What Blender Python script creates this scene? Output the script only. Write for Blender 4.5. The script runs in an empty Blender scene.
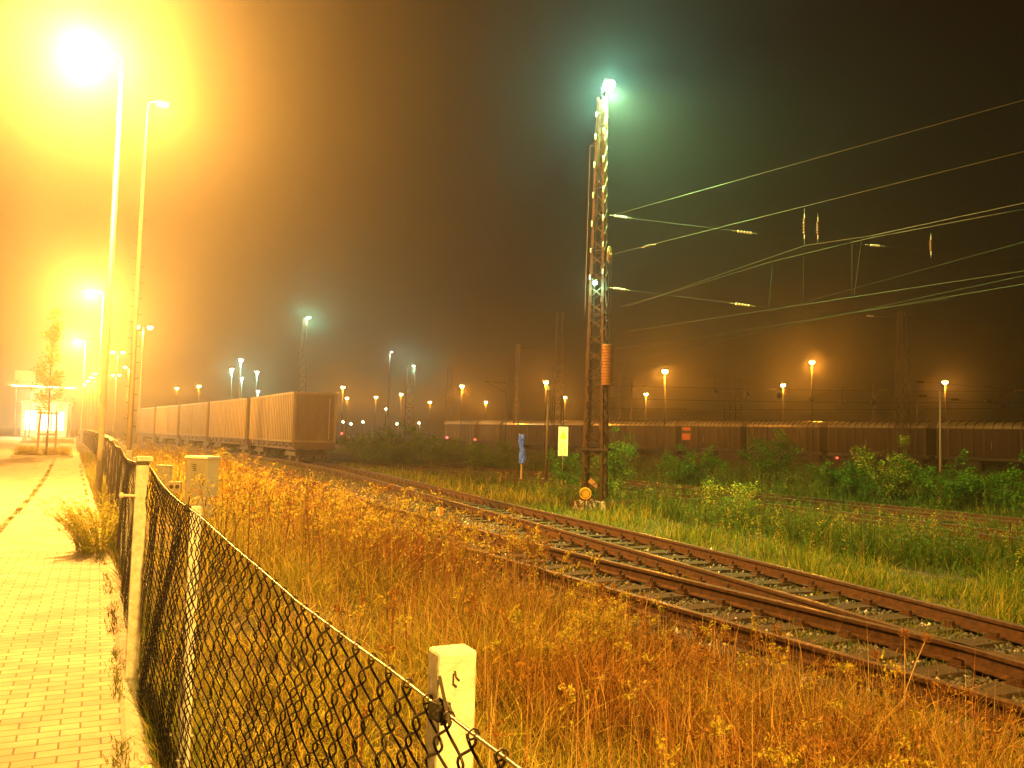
import bpy, math, random
import numpy as np
from mathutils import Vector, Matrix
random.seed(7); rng = np.random.default_rng(7)
R = math.radians
sc = bpy.context.scene
COL = sc.collection
# ------------------------------------------------------------------ camera
F = 850.0; EYE = 1.65; ROLL = R(1.5); PITCH = math.atan((437 - 384) / F); YAW = R(25.8027)
fw = np.array([math.sin(YAW) * math.cos(PITCH), math.cos(YAW) * math.cos(PITCH), math.sin(PITCH)])
rt = np.array([math.cos(YAW), -math.sin(YAW), 0.0]); up = np.cross(rt, fw)
rt, up = math.cos(ROLL) * rt + math.sin(ROLL) * up, -math.sin(ROLL) * rt + math.cos(ROLL) * up

def at(px, py, h):
    """world point seen at a photo pixel, on the horizontal plane at height h"""
    d = fw + rt * (px - 512) / F + up * (384 - py) / F
    return np.array([0, 0, EYE]) + d * (h - EYE) / d[2]

def at_depth(px, z, h=None):
    """ground position (x, y) seen in pixel column px (near the horizon) at depth z"""
    d = fw + rt * (px - 512) / F + up * (384 - 437) / F
    return np.array([d[0] * z, d[1] * z])

def size_at(p):
    return float((np.array(p) - np.array([0, 0, EYE])) @ fw)

cam = bpy.data.cameras.new('camera'); co = bpy.data.objects.new('camera', cam); COL.objects.link(co)
m = Matrix(((rt[0], up[0], -fw[0], 0), (rt[1], up[1], -fw[1], 0), (rt[2], up[2], -fw[2], EYE), (0, 0, 0, 1)))
co.matrix_world = m
cam.sensor_width = 36; cam.lens = F / 1024 * 36; cam.clip_end = 4000; cam.clip_start = 0.05
sc.camera = co

# ------------------------------------------------------------------ materials
def new_mat(name):
    mt = bpy.data.materials.new(name); mt.use_nodes = True
    nt = mt.node_tree; b = nt.nodes['Principled BSDF']
    return mt, nt, b

def link(nt, a, ao, b, bi): nt.links.new(a.outputs[ao], b.inputs[bi])

def ramp(nt, stops):
    r = nt.nodes.new('ShaderNodeValToRGB'); cr = r.color_ramp
    while len(cr.elements) < len(stops): cr.elements.new(0.5)
    for e, (p, c) in zip(cr.elements, stops): e.position = p; e.color = (*c, 1)
    return r

def rough(name, c1, c2, scale=8, r=0.8, metal=0.0, bump=0.3, stretch=(1, 1, 1), spec=0.4, c3=None, detail=8):
    mt, nt, b = new_mat(name)
    tc = nt.nodes.new('ShaderNodeTexCoord'); mp = nt.nodes.new('ShaderNodeMapping'); mp.inputs['Scale'].default_value = stretch
    nz = nt.nodes.new('ShaderNodeTexNoise'); nz.inputs['Scale'].default_value = scale; nz.inputs['Detail'].default_value = detail
    nz.inputs['Roughness'].default_value = 0.65
    link(nt, tc, 'Object', mp, 'Vector'); link(nt, mp, 0, nz, 'Vector')
    stops = [(0.32, c1), (0.68, c2)] if c3 is None else [(0.3, c1), (0.52, c2), (0.72, c3)]
    rp = ramp(nt, stops); link(nt, nz, 0, rp, 0); link(nt, rp, 0, b, 'Base Color')
    b.inputs['Roughness'].default_value = r; b.inputs['Metallic'].default_value = metal
    b.inputs['Specular IOR Level'].default_value = spec
    if bump:
        bp = nt.nodes.new('ShaderNodeBump'); bp.inputs['Strength'].default_value = bump; bp.inputs['Distance'].default_value = 0.02
        link(nt, nz, 0, bp, 'Height'); link(nt, bp, 0, b, 'Normal')
    return mt

def emit(name, c, s):
    mt, nt, b = new_mat(name)
    b.inputs['Base Color'].default_value = (0.8, 0.8, 0.8, 1)
    b.inputs['Emission Color'].default_value = (*c, 1); b.inputs['Emission Strength'].default_value = s
    return mt

def foliage_mat(name, r=0.6, transl=0.3):
    mt, nt, b = new_mat(name)
    at_ = nt.nodes.new('ShaderNodeAttribute'); at_.attribute_name = 'tint'
    link(nt, at_, 'Color', b, 'Base Color'); b.inputs['Roughness'].default_value = r
    b.inputs['Specular IOR Level'].default_value = 0.12
    tr = nt.nodes.new('ShaderNodeBsdfTranslucent'); link(nt, at_, 'Color', tr, 'Color')
    mx = nt.nodes.new('ShaderNodeMixShader'); mx.inputs[0].default_value = transl
    out = nt.nodes['Material Output']
    link(nt, b, 0, mx, 1); link(nt, tr, 0, mx, 2); link(nt, mx, 0, out, 'Surface')
    return mt

M = {}
M['rust'] = rough('rusty_rail_steel', (0.025, 0.011, 0.006), (0.085, 0.038, 0.017), 14, 0.55, 0.3, 0.3)
M['railhead'] = rough('worn_rail_head', (0.20, 0.11, 0.06), (0.42, 0.33, 0.26), 6, 0.3, 0.7, 0.1)
M['sleeper'] = rough('old_timber', (0.022, 0.014, 0.009), (0.08, 0.05, 0.028), 9, 0.85, 0, 0.8, (1, 8, 4))
M['steelrust'] = rough('rusty_lattice_steel', (0.035, 0.019, 0.009), (0.115, 0.066, 0.031), 5, 0.6, 0.2, 0.2)
M['galv'] = rough('galvanised_steel', (0.30, 0.29, 0.27), (0.45, 0.43, 0.40), 6, 0.45, 0.5, 0.1)
M['darksteel'] = rough('dark_steel', (0.03, 0.027, 0.024), (0.075, 0.06, 0.05), 9, 0.6, 0.3, 0.2)
M['fencewire'] = rough('dark_coated_wire', (0.006, 0.005, 0.004), (0.03, 0.018, 0.01), 30, 0.5, 0.1, 0.0)
M['barewire'] = rough('bare_tension_wire', (0.13, 0.11, 0.08), (0.26, 0.22, 0.17), 20, 0.35, 0.7, 0.0)
M['concrete'] = rough('concrete_post', (0.42, 0.40, 0.37), (0.78, 0.76, 0.72), 22, 0.85, 0, 0.4)
M['cabinet'] = rough('cream_cabinet_plastic', (0.66, 0.62, 0.54), (0.76, 0.72, 0.64), 3, 0.6, 0, 0.1)
M['cable'] = rough('overhead_copper_wire', (0.018, 0.024, 0.017), (0.034, 0.042, 0.03), 5, 0.5, 0.2, 0)
M['stay'] = rough('dark_stay_wire', (0.02, 0.015, 0.01), (0.04, 0.03, 0.02), 5, 0.6, 0.2, 0)
M['white_glaze'] = rough('white_glazed_ceramic', (0.75, 0.77, 0.75), (0.82, 0.84, 0.82), 5, 0.2, 0, 0)
M['brown_glaze'] = rough('brown_glazed_ceramic', (0.06, 0.02, 0.01), (0.10, 0.035, 0.015), 5, 0.5, 0, 0)
M['kerb'] = rough('kerb_concrete', (0.32, 0.30, 0.26), (0.52, 0.50, 0.45), 12, 0.85, 0, 0.4)
M['container'] = rough('container_paint', (0.085, 0.06, 0.028), (0.15, 0.105, 0.05), 2.5, 0.55, 0.1, 0.1, (1, 1, 0.4))
M['lit_rib'] = rough('container_paint_lit_rib', (0.26, 0.21, 0.12), (0.38, 0.32, 0.20), 2.5, 0.5, 0.1, 0.1, (1, 1, 0.4))  # lamp light on the ribs, put into their colour
M['container_b'] = rough('container_paint_grey', (0.11, 0.085, 0.045), (0.18, 0.14, 0.08), 2.5, 0.55, 0.1, 0.1, (1, 1, 0.4))
M['container_dark'] = rough('brown_paint_and_end_shade', (0.055, 0.033, 0.015), (0.10, 0.065, 0.03), 2.5, 0.6, 0.1, 0.1, (1, 1, 0.4))
M['wagon_red'] = rough('rust_brown_wagon_paint', (0.02, 0.007, 0.004), (0.05, 0.017, 0.008), 1.2, 0.65, 0.1, 0.15, (1, 1, 0.4))
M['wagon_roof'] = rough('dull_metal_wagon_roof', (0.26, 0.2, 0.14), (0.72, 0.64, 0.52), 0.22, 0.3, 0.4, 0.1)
M['orange_panel'] = rough('orange_painted_panel', (0.55, 0.12, 0.02), (0.68, 0.18, 0.03), 5, 0.5, 0, 0.1)
M['ballast'] = rough('ballast_stone', (0.03, 0.024, 0.016), (0.09, 0.075, 0.055), 3.1, 0.85, 0, 0.5, c3=(0.16, 0.14, 0.11))
M['pole'] = rough('painted_lamp_pole', (0.16, 0.14, 0.11), (0.24, 0.215, 0.17), 3, 0.45, 0.1, 0.05)
M['wood'] = rough('stake_wood', (0.28, 0.19, 0.10), (0.42, 0.30, 0.17), 8, 0.8, 0, 0.3, (1, 1, 0.2))
M['bark'] = rough('bark', (0.10, 0.07, 0.045), (0.2, 0.15, 0.10), 12, 0.9, 0, 0.5)
M['lamp_body'] = rough('lamp_housing_grey', (0.16, 0.16, 0.16), (0.26, 0.26, 0.25), 5, 0.5, 0.2, 0)
M['blue_film'] = rough('blue_plastic_film', (0.02, 0.07, 0.85), (0.07, 0.2, 0.98), 7, 0.3, 0, 0.6)
M['board'] = rough('cream_enamel_board', (0.74, 0.74, 0.66), (0.8, 0.8, 0.72), 7, 0.4, 0, 0)
M['amber_paint'] = rough('amber_paint', (0.85, 0.50, 0.02), (0.9, 0.56, 0.03), 7, 0.5, 0, 0)
M['tar'] = rough('tension_weight_iron', (0.22, 0.11, 0.045), (0.36, 0.19, 0.08), 9, 0.6, 0.2, 0.2)
M['render_wall'] = rough('pale_render_wall', (0.6, 0.57, 0.5), (0.72, 0.69, 0.62), 2, 0.85, 0, 0.1)
M['glass_lit'] = emit('lit_window', (1, 0.72, 0.32), 6)
M['sodium_glow'] = emit('sodium_lamp_bowl', (1, 0.62, 0.22), 60)
M['mercury_glow'] = emit('mercury_lamp_lens', (0.65, 1, 0.85), 60)
M['red_glow'] = emit('red_signal_lens', (1, 0.03, 0.04), 2.5)
M['white_glow'] = emit('white_lamp_lens', (0.8, 1, 0.7), 3)
M['leaf'] = foliage_mat('leaves', 0.55, 0.45)
M['dry'] = foliage_mat('dry_grass', 0.7, 0.2)

def pavement_mat():
    mt, nt, b = new_mat('block_paving')
    tc = nt.nodes.new('ShaderNodeTexCoord')
    nzw = nt.nodes.new('ShaderNodeTexNoise'); nzw.inputs['Scale'].default_value = 1.7
    link(nt, tc, 'Object', nzw, 'Vector')
    wv = nt.nodes.new('ShaderNodeVectorMath'); wv.operation = 'MULTIPLY_ADD'
    wv.inputs[1].default_value = (0.016, 0.016, 0); link(nt, nzw, 'Color', wv, 0); link(nt, tc, 'Object', wv, 2)
    br = nt.nodes.new('ShaderNodeTexBrick'); link(nt, wv, 0, br, 'Vector')
    br.inputs['Scale'].default_value = 1; br.inputs['Brick Width'].default_value = 0.2; br.inputs['Row Height'].default_value = 0.1
    br.inputs['Mortar Size'].default_value = 0.005; br.inputs['Mortar Smooth'].default_value = 0.4; br.inputs['Bias'].default_value = 0.0
    br.inputs['Color1'].default_value = (0.28, 0.25, 0.20, 1); br.inputs['Color2'].default_value = (0.42, 0.385, 0.32, 1)
    br.inputs['Mortar'].default_value = (0.045, 0.028, 0.012, 1)
    nz = nt.nodes.new('ShaderNodeTexNoise'); nz.inputs['Scale'].default_value = 2.3; nz.inputs['Detail'].default_value = 9; link(nt, tc, 'Object', nz, 'Vector')
    rp = ramp(nt, [(0.35, (0.6, 0.6, 0.6)), (0.6, (1, 1, 1))]); link(nt, nz, 0, rp, 0)
    mx = nt.nodes.new('ShaderNodeMix'); mx.data_type = 'RGBA'; mx.blend_type = 'MULTIPLY'; mx.inputs[0].default_value = 1
    nt.links.new(br.outputs['Color'], mx.inputs[6]); nt.links.new(rp.outputs[0], mx.inputs[7])
    nt.links.new(mx.outputs[2], b.inputs['Base Color']); b.inputs['Roughness'].default_value = 0.75
    bp = nt.nodes.new('ShaderNodeBump'); bp.inputs['Strength'].default_value = 0.9; bp.inputs['Distance'].default_value = 0.006; bp.invert = True
    link(nt, br, 'Fac', bp, 'Height')
    bp2 = nt.nodes.new('ShaderNodeBump'); bp2.inputs['Strength'].default_value = 0.3; bp2.inputs['Distance'].default_value = 0.004
    nz3 = nt.nodes.new('ShaderNodeTexNoise'); nz3.inputs['Scale'].default_value = 60; link(nt, tc, 'Object', nz3, 'Vector')
    link(nt, nz3, 0, bp2, 'Height'); link(nt, bp, 0, bp2, 'Normal'); link(nt, bp2, 0, b, 'Normal')
    return mt
M['paving'] = pavement_mat()
M['gutter'] = rough('dirty_gutter_stone', (0.05, 0.04, 0.02), (0.24, 0.21, 0.16), 2.2, 0.8, 0, 0.4)
M['road'] = rough('road_surface', (0.16, 0.15, 0.13), (0.26, 0.24, 0.21), 2.2, 0.75, 0, 0.3, c3=(0.33, 0.30, 0.26))

def ground_mat():
    mt, nt, b = new_mat('earth_and_moss')
    tc = nt.nodes.new('ShaderNodeTexCoord')
    n1 = nt.nodes.new('ShaderNodeTexNoise'); n1.inputs['Scale'].default_value = 0.6; n1.inputs['Detail'].default_value = 10; link(nt, tc, 'Object', n1, 'Vector')
    r1 = ramp(nt, [(0.36, (0.03, 0.018, 0.008)), (0.5, (0.06, 0.042, 0.015)), (0.66, (0.03, 0.045, 0.008))]); link(nt, n1, 0, r1, 0)
    link(nt, r1, 0, b, 'Base Color'); b.inputs['Roughness'].default_value = 0.95
    n2 = nt.nodes.new('ShaderNodeTexNoise'); n2.inputs['Scale'].default_value = 18; n2.inputs['Detail'].default_value = 6; link(nt, tc, 'Object', n2, 'Vector')
    bp = nt.nodes.new('ShaderNodeBump'); bp.inputs['Strength'].default_value = 0.8; bp.inputs['Distance'].default_value = 0.04
    link(nt, n2, 0, bp, 'Height'); link(nt, bp, 0, b, 'Normal')
    return mt
M['ground'] = ground_mat()

# ------------------------------------------------------------------ mesh helpers
class MB:
    def __init__(s): s.v = []; s.f = []; s.mi = []; s.mats = []
    def mat(s, m):
        if m not in s.mats: s.mats.append(m)
        return s.mats.index(m)
    def add(s, vs, fs, m=None):
        o = len(s.v); s.v += [tuple(map(float, q)) for q in vs]; k = s.mat(m) if m else 0
        for f in fs: s.f.append(tuple(i + o for i in f)); s.mi.append(k)
    def box(s, c, d, rz=0.0, m=None, tilt=None, taper=1.0):
        hx, hy, hz = d[0] / 2, d[1] / 2, d[2] / 2
        vs = [(x * (taper if z > 0 else 1), y * (taper if z > 0 else 1), z) for z in (-hz, hz) for x, y in ((-hx, -hy), (hx, -hy), (hx, hy), (-hx, hy))]
        mt = Matrix.Rotation(rz, 3, 'Z')
        if tilt is not None: mt = mt @ Matrix.Rotation(tilt[0], 3, 'X') @ Matrix.Rotation(tilt[1], 3, 'Y')
        vs = [mt @ Vector(q) + Vector(c) for q in vs]
        s.add(vs, [(0, 3, 2, 1), (4, 5, 6, 7), (0, 1, 5, 4), (1, 2, 6, 5), (2, 3, 7, 6), (3, 0, 4, 7)], m)
    def bar(s, a, b, w, m=None, n=4, w2=None):
        s.tube([a, b], w, m, n, [w, w if w2 is None else w2])
    def tube(s, pts, r, m=None, n=6, radii=None, cap=True):
        pts = [Vector(map(float, p)) for p in pts]; vs = []; fs = []
        for i, p in enumerate(pts):
            t = (pts[min(i + 1, len(pts) - 1)] - pts[max(i - 1, 0)]).normalized()
            a = Vector((0, 0, 1)) if abs(t.z) < 0.9 else Vector((1, 0, 0))
            u = t.cross(a).normalized(); w = t.cross(u)
            rr = radii[i] if radii else r
            for k in range(n):
                an = 2 * math.pi * (k + 0.5) / n
                vs.append(p + (u * math.cos(an) + w * math.sin(an)) * rr)
        for i in range(len(pts) - 1):
            for k in range(n):
                fs.append((i * n + k, i * n + (k + 1) % n, (i + 1) * n + (k + 1) % n, (i + 1) * n + k))
        if cap: fs.append(tuple(range(n))[::-1]); fs.append(tuple((len(pts) - 1) * n + k for k in range(n)))
        s.add(vs, fs, m)
    def lathe(s, prof, c, m=None, n=12, axis=(0, 0, 1)):
        q = Vector((0, 0, 1)).rotation_difference(Vector(axis).normalized()); vs = []; fs = []
        for r_, z in prof:
            for k in range(n):
                a = 2 * math.pi * k / n; vs.append(q @ Vector((r_ * math.cos(a), r_ * math.sin(a), z)) + Vector(c))
        for i in range(len(prof) - 1):
            for k in range(n): fs.append((i * n + k, i * n + (k + 1) % n, (i + 1) * n + (k + 1) % n, (i + 1) * n + k))
        fs.append(tuple(range(n))[::-1]); fs.append(tuple((len(prof) - 1) * n + k for k in range(n)))
        s.add(vs, fs, m)
    def ball(s, c, r, m=None, n=10):
        k = [(-1, 0.02)] ; prof = [(max(0.02, math.cos(t)) * r, math.sin(t) * r) for t in np.linspace(-1.5, 1.5, n // 2 + 2)]
        s.lathe(prof, c, m, n)
    def build(s, name, mt, parent=None, smooth=False, bevel=0.0):
        me = bpy.data.meshes.new(name); me.from_pydata(s.v, [], s.f)
        mats = s.mats if s.mats else [mt]
        for q in mats: me.materials.append(q)
        if s.mats: me.polygons.foreach_set('material_index', s.mi)
        if smooth: me.polygons.foreach_set('use_smooth', [True] * len(s.f))
        o = bpy.data.objects.new(name, me); COL.objects.link(o)
        if parent: o.parent = parent
        if bevel:
            b = o.modifiers.new('bevel', 'BEVEL'); b.width = bevel; b.segments = 2; b.limit_method = 'ANGLE'
        return o

def fast_mesh(name, v, f, mt, tint=None, parent=None, smooth=False):
    """v (n,3) float, f (m,k) int with k 3 or 4"""
    v = np.asarray(v, np.float32); f = np.asarray(f, np.int32); k = f.shape[1]
    me = bpy.data.meshes.new(name); me.vertices.add(len(v)); me.vertices.foreach_set('co', v.ravel())
    me.loops.add(f.size); me.loops.foreach_set('vertex_index', f.ravel())
    me.polygons.add(len(f)); me.polygons.foreach_set('loop_start', np.arange(0, f.size, k, dtype=np.int32))
    me.polygons.foreach_set('loop_total', np.full(len(f), k, np.int32))
    me.update(calc_edges=True)
    if tint is not None:
        a = me.color_attributes.new('tint', 'FLOAT_COLOR', 'POINT')
        t = np.ones((len(v), 4), np.float32); t[:, :3] = tint; a.data.foreach_set('color', t.ravel())
    if smooth: me.polygons.foreach_set('use_smooth', np.ones(len(f), bool))
    me.materials.append(mt)
    o = bpy.data.objects.new(name, me); COL.objects.link(o)
    if parent: o.parent = parent
    return o

def tag(o, label=None, cat=None, group=None, kind=None):
    if label: o['label'] = label
    if cat: o['category'] = cat
    if group: o['group'] = group
    if kind: o['kind'] = kind
    return o

def thing(name, label, cat, loc=(0, 0, 0), rz=0.0, group=None):
    o = bpy.data.objects.new(name, None); COL.objects.link(o); o.location = [float(q) for q in loc]; o.rotation_euler = (0, 0, rz)
    o.empty_display_size = 0.2
    return tag(o, label, cat, group)

def copy_tree(o, parent=None, loc=None, rz=None, label=None):
    c = o.copy(); COL.objects.link(c)
    if parent: c.parent = parent
    for ch in [q for q in bpy.data.objects if q.parent == o]: copy_tree(ch, c)
    if loc is not None: c.location = [float(q) for q in loc]
    if rz is not None: c.rotation_euler = (0, 0, rz)
    if label: c['label'] = label
    return c

PW = {'near': 0.64, 'row': 0.48, 'far': 0.2, 'yard': 0.10, 'twin': 0.15, 'mer': 0.05, 'cluster': 0.05, 'back': 0.62, 'bolt': 0.3}
def lamp_light(p, power, color, parent=None, radius=0.12, spot=None, aim=None, name='light_source'):
    l = bpy.data.lights.new(name, 'SPOT' if spot else 'POINT'); l.energy = power; l.color = color; l.shadow_soft_size = radius
    o = bpy.data.objects.new(name, l); COL.objects.link(o); o.location = [float(q) for q in p]
    if spot: l.spot_size = spot; l.spot_blend = 0.6; o.rotation_euler = Vector(aim).to_track_quat('-Z', 'Y').to_euler()
    if parent: o.parent = parent
    return o

SOD = (1.0, 0.39, 0.035); SOD_NEAR = (1.0, 0.52, 0.075); SOD_GLARE = (1.0, 0.42, 0.065); SOD2 = (1.0, 0.34, 0.02); MER = (0.36, 1.0, 0.62)

# ------------------------------------------------------------------ tracks' centre lines
def spline(pts):
    P = np.array(pts, float); ys = P[:, 1]
    def f(y):
        y = np.asarray(y, float); i = np.clip(np.searchsorted(ys, y) - 1, 0, len(ys) - 2)
        g = np.gradient(P[:, 0], ys); h = ys[i + 1] - ys[i]; t = (y - ys[i]) / h
        tt = np.clip(t, 0, 1); h00 = 2 * tt**3 - 3 * tt**2 + 1; h10 = tt**3 - 2 * tt**2 + tt; h01 = -2 * tt**3 + 3 * tt**2; h11 = tt**3 - tt**2
        x = h00 * P[i, 0] + h10 * h * g[i] + h01 * P[i + 1, 0] + h11 * h * g[i + 1]
        return np.where(t < 0, P[i, 0] + (y - ys[i]) * g[i], np.where(t > 1, P[i + 1, 0] + (y - ys[i + 1]) * g[i + 1], x))
    return f
trackA = spline([(6.6, -12), (7.75, 5), (8.32, 9.5), (8.85, 15), (9.2, 20), (10.1, 30), (11.0, 42), (11.15, 50), (9.1, 80), (6.0, 110), (2.6, 145)])
trackC = spline([(6.95, -12), (6.5, 4.5), (6.2, 9.5), (5.9, 15), (5.8, 20), (6.3, 30), (6.9, 42), (6.9, 50), (4.9, 80), (1.8, 110), (-1.6, 145)])
trackG = spline([(18.0, -20), (17.6, 5), (17.3, 20), (16.4, 40), (14.6, 70), (11, 110)])
trackH = spline([(21.6, -20), (21.3, 5), (21.0, 20), (20.1, 40), (18.3, 70), (15, 110)])
GA = 1.32; BASE = -0.36; RAILB = -0.285

# ------------------------------------------------------------------ ground
def sstep(t): t = np.clip(t, 0, 1); return t * t * (3 - 2 * t)
def gz(x, y):
    x = np.asarray(x, float); y = np.asarray(y, float)
    z = -0.03 - 0.34 * sstep((x - 1.4) / 3.0)
    bmp = (np.sin(x * 2.1 + y * 0.7) + np.sin(y * 1.7 - x * 1.3) + np.sin(x * 4.3 + 1.0) * 0.5 + np.sin(y * 3.9 + x) * 0.5) / 3
    m1 = sstep((x - 0.6) / 0.8) * (1 - sstep((x - 4.4) / 0.4)); m2 = sstep((x - 11.5) / 1.0) * (1 - sstep((x - 15.2) / 0.5)); m3 = sstep((x - 23.5) / 2)
    return z + 0.045 * bmp * (m1 + m2 + m3 * 2)

def build_ground():
    xs = np.unique(np.concatenate([np.linspace(-590, -20, 16), np.linspace(-20, 0.2, 12), np.arange(0.3, 30, 0.35), np.linspace(30, 80, 30), np.linspace(80, 590, 20)]))
    ys = np.unique(np.concatenate([np.linspace(-590, -15, 14), np.arange(-14, 45, 0.4), np.linspace(45, 130, 50), np.linspace(130, 590, 20)]))
    X, Y = np.meshgrid(xs, ys); Z = gz(X, Y); n = len(xs)
    v = np.stack([X.ravel(), Y.ravel(), Z.ravel()], 1)
    i = (np.arange(len(ys) - 1)[:, None] * n + np.arange(n - 1)[None]).ravel()
    f = np.stack([i, i + 1, i + n + 1, i + n], 1)
    tag(fast_mesh('ground', v, f, M['ground'], smooth=True), kind='structure')
build_ground()

def strip(name, left, right, z, ys, mt, thick=0.0, skirt=0.0):
    """sheet between two x(y) curves"""
    v = []; f = []
    for y in ys:
        l, r_ = float(left(y)), float(right(y)); v += [(l, y, z), (r_, y, z)]
    n = len(ys)
    for i in range(n - 1): f.append((2 * i, 2 * i + 1, 2 * i + 3, 2 * i + 2))
    if skirt:
        b = len(v)
        for y in ys: l, r_ = float(left(y)), float(right(y)); v += [(l - skirt * 1.5, y, z - skirt), (r_ + skirt * 1.5, y, z - skirt)]
        for i in range(n - 1):
            f.append((2 * i, 2 * i + 2, b + 2 * i + 2, b + 2 * i)); f.append((2 * i + 1, b + 2 * i + 1, b + 2 * i + 3, 2 * i + 3))
    me = bpy.data.meshes.new(name); me.from_pydata(v, [], f); me.materials.append(mt)
    o = bpy.data.objects.new(name, me); COL.objects.link(o)
    return tag(o, kind='structure')

edge = spline([(0.215, -30), (0.215, 5), (0.215, 9), (0.08, 14), (-0.1, 21), (-0.75, 45), (-1.7, 82), (-2.7, 130)])
ledge = spline([(-1.25, -30), (-1.25, 5), (-1.25, 9), (-1.25, 14), (-1.25, 21), (-1.75, 45), (-2.9, 82), (-4.3, 130)])
Ys = list(np.arange(-30, 130, 1.0))
strip('pavement', lambda y: ledge(y), lambda y: edge(y), 0.0, Ys, M['paving'])
strip('road', lambda y: -40 - 0 * y, lambda y: ledge(y) - 0.12, -0.008, Ys, M['road'])
strip('kerb', lambda y: edge(y) + 0.002, lambda y: edge(y) + 0.072, 0.016, list(np.arange(-30, 60, 1.0)), M['kerb'], skirt=0.03)
strip('gutter', lambda y: ledge(y) - 0.117, lambda y: ledge(y) - 0.003, -0.004, Ys, M['gutter'])
for tf in (trackA, trackC): pass
strip('track_bed', lambda y: min(trackA(y), trackC(y)) - 1.6, lambda y: trackA(y) + 1.55, -0.335, list(np.arange(-12, 145, 1.0)), M['ballast'], skirt=0.05)
strip('track_bed', lambda y: trackG(y) - 1.5, lambda y: trackH(y) + 1.5, -0.335, list(np.arange(-20, 110, 1.0)), M['ballast'], skirt=0.05)

# ------------------------------------------------------------------ railway tracks
prof = [(-0.075, 0), (0.075, 0), (0.075, 0.012), (0.012, 0.03), (0.01, 0.12), (0.035, 0.13), (0.036, 0.165), (0.028, 0.172), (-0.028, 0.172), (-0.036, 0.165), (-0.035, 0.13), (-0.01, 0.12), (-0.012, 0.03), (-0.075, 0.012)]
def rail(tf, off, y0, y1, parent, step=0.8):
    mb = MB(); ys = np.arange(y0, y1 + step, step); n = len(prof); vs = []; fs = []; top = []
    for y in ys:
        dx = float(tf(y + 0.1) - tf(y - 0.1)) / 0.2; L = math.hypot(1, dx); nx, ny = 1 / L, -dx / L
        x = float(tf(y)) + nx * off; yy = y + ny * off
        for a, h in prof: vs.append((x + nx * a, yy + ny * a, RAILB + h))
    for i in range(len(ys) - 1):
        for k in range(n):
            q = (i * n + k, i * n + (k + 1) % n, (i + 1) * n + (k + 1) % n, (i + 1) * n + k)
            (top if k in (7,) else fs).append(q)
    mb.add(vs, fs, M['rust']); o = len(mb.v)
    k = mb.mat(M['railhead'])
    for q in top: mb.f.append(q); mb.mi.append(k)
    return mb.build('rail', None, parent)

def sleeper_proto(L, gauge_offs):
    mb = MB()
    mb.box((0, 0, RAILB - 0.055), (L, 0.25, 0.10), m=M['sleeper'])
    for g in gauge_offs:
        mb.box((g, 0, RAILB + 0.004), (0.34, 0.16, 0.02), m=M['rust'])
        for sx in (-1, 1):
            mb.box((g + sx * 0.105, 0.0, RAILB + 0.035), (0.06, 0.11, 0.05), m=M['rust'])
            mb.lathe([(0.02, 0), (0.02, 0.05), (0.012, 0.07)], (g + sx * 0.12, 0, RAILB + 0.05), M['rust'], 6)
    return mb.build('sleeper', None, None)

def railway(tf, label, y0, y1, ys0, ys1, step=0.62):
    t = thing('railway_track', label, 'railway track', (0, 0, 0))
    for s in (-1, 1): rail(tf, s * GA / 2, y0, y1, t)
    first = sleeper_proto(2.3, (-GA / 2, GA / 2)); first.parent = t; k = 0
    y = ys0
    while y < ys1:
        c = first if k == 0 else first.copy()
        if k: COL.objects.link(c); c.parent = t
        dx = float(tf(y + 0.1) - tf(y - 0.1)) / 0.2
        c.location = (float(tf(y)) + random.uniform(-0.04, 0.04), y, random.uniform(-0.006, 0.002)); c.rotation_euler = (0, 0, -math.atan(dx) + random.uniform(-0.015, 0.015))
        y += step; k += 1
    return t
tA = railway(trackA, 'rusty railway track nearest the lit steel mast, its far rail edged by green grass', -10, 145, 8.7, 56)
tC = railway(trackC, 'rusty railway track along the dry weeds, merging with the one by the mast', -10, 145, 8.9, 40)
tG = railway(trackG, 'overgrown railway track beyond the green weeds, nearer of the two behind the mast', -18, 110, 3, 36, 0.64)
tH = railway(trackH, 'overgrown railway track just in front of the bushes before the covered wagons', -18, 110, 6, 40, 0.64)
y = 2.2
while y < 8.6:     # long switch timbers carry both tracks where they merge
    a, c = float(trackA(y)), float(trackC(y)); mb = MB()
    cx = (a + c) / 2; L = (a - c) + 2.5
    mb.box((0, 0, RAILB - 0.0551), (L, 0.25, 0.10), m=M['sleeper'])
    for g in (a - GA / 2 - cx, a + GA / 2 - cx, c - GA / 2 - cx, c + GA / 2 - cx):
        mb.box((g, 0, RAILB + 0.004 + g * 0.0003), (0.30, 0.16, 0.02), m=M['rust'])
        for sx in (-1, 1):
            mb.box((g + sx * 0.105, 0.0, RAILB + 0.035), (0.05, 0.10, 0.05), m=M['rust'])
    o = mb.build('switch_timber', None, tA); o.location = (cx, y, random.uniform(-0.006, 0)); o.rotation_euler = (0, 0, random.uniform(-0.02, 0.02))
    y += 0.6

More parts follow.
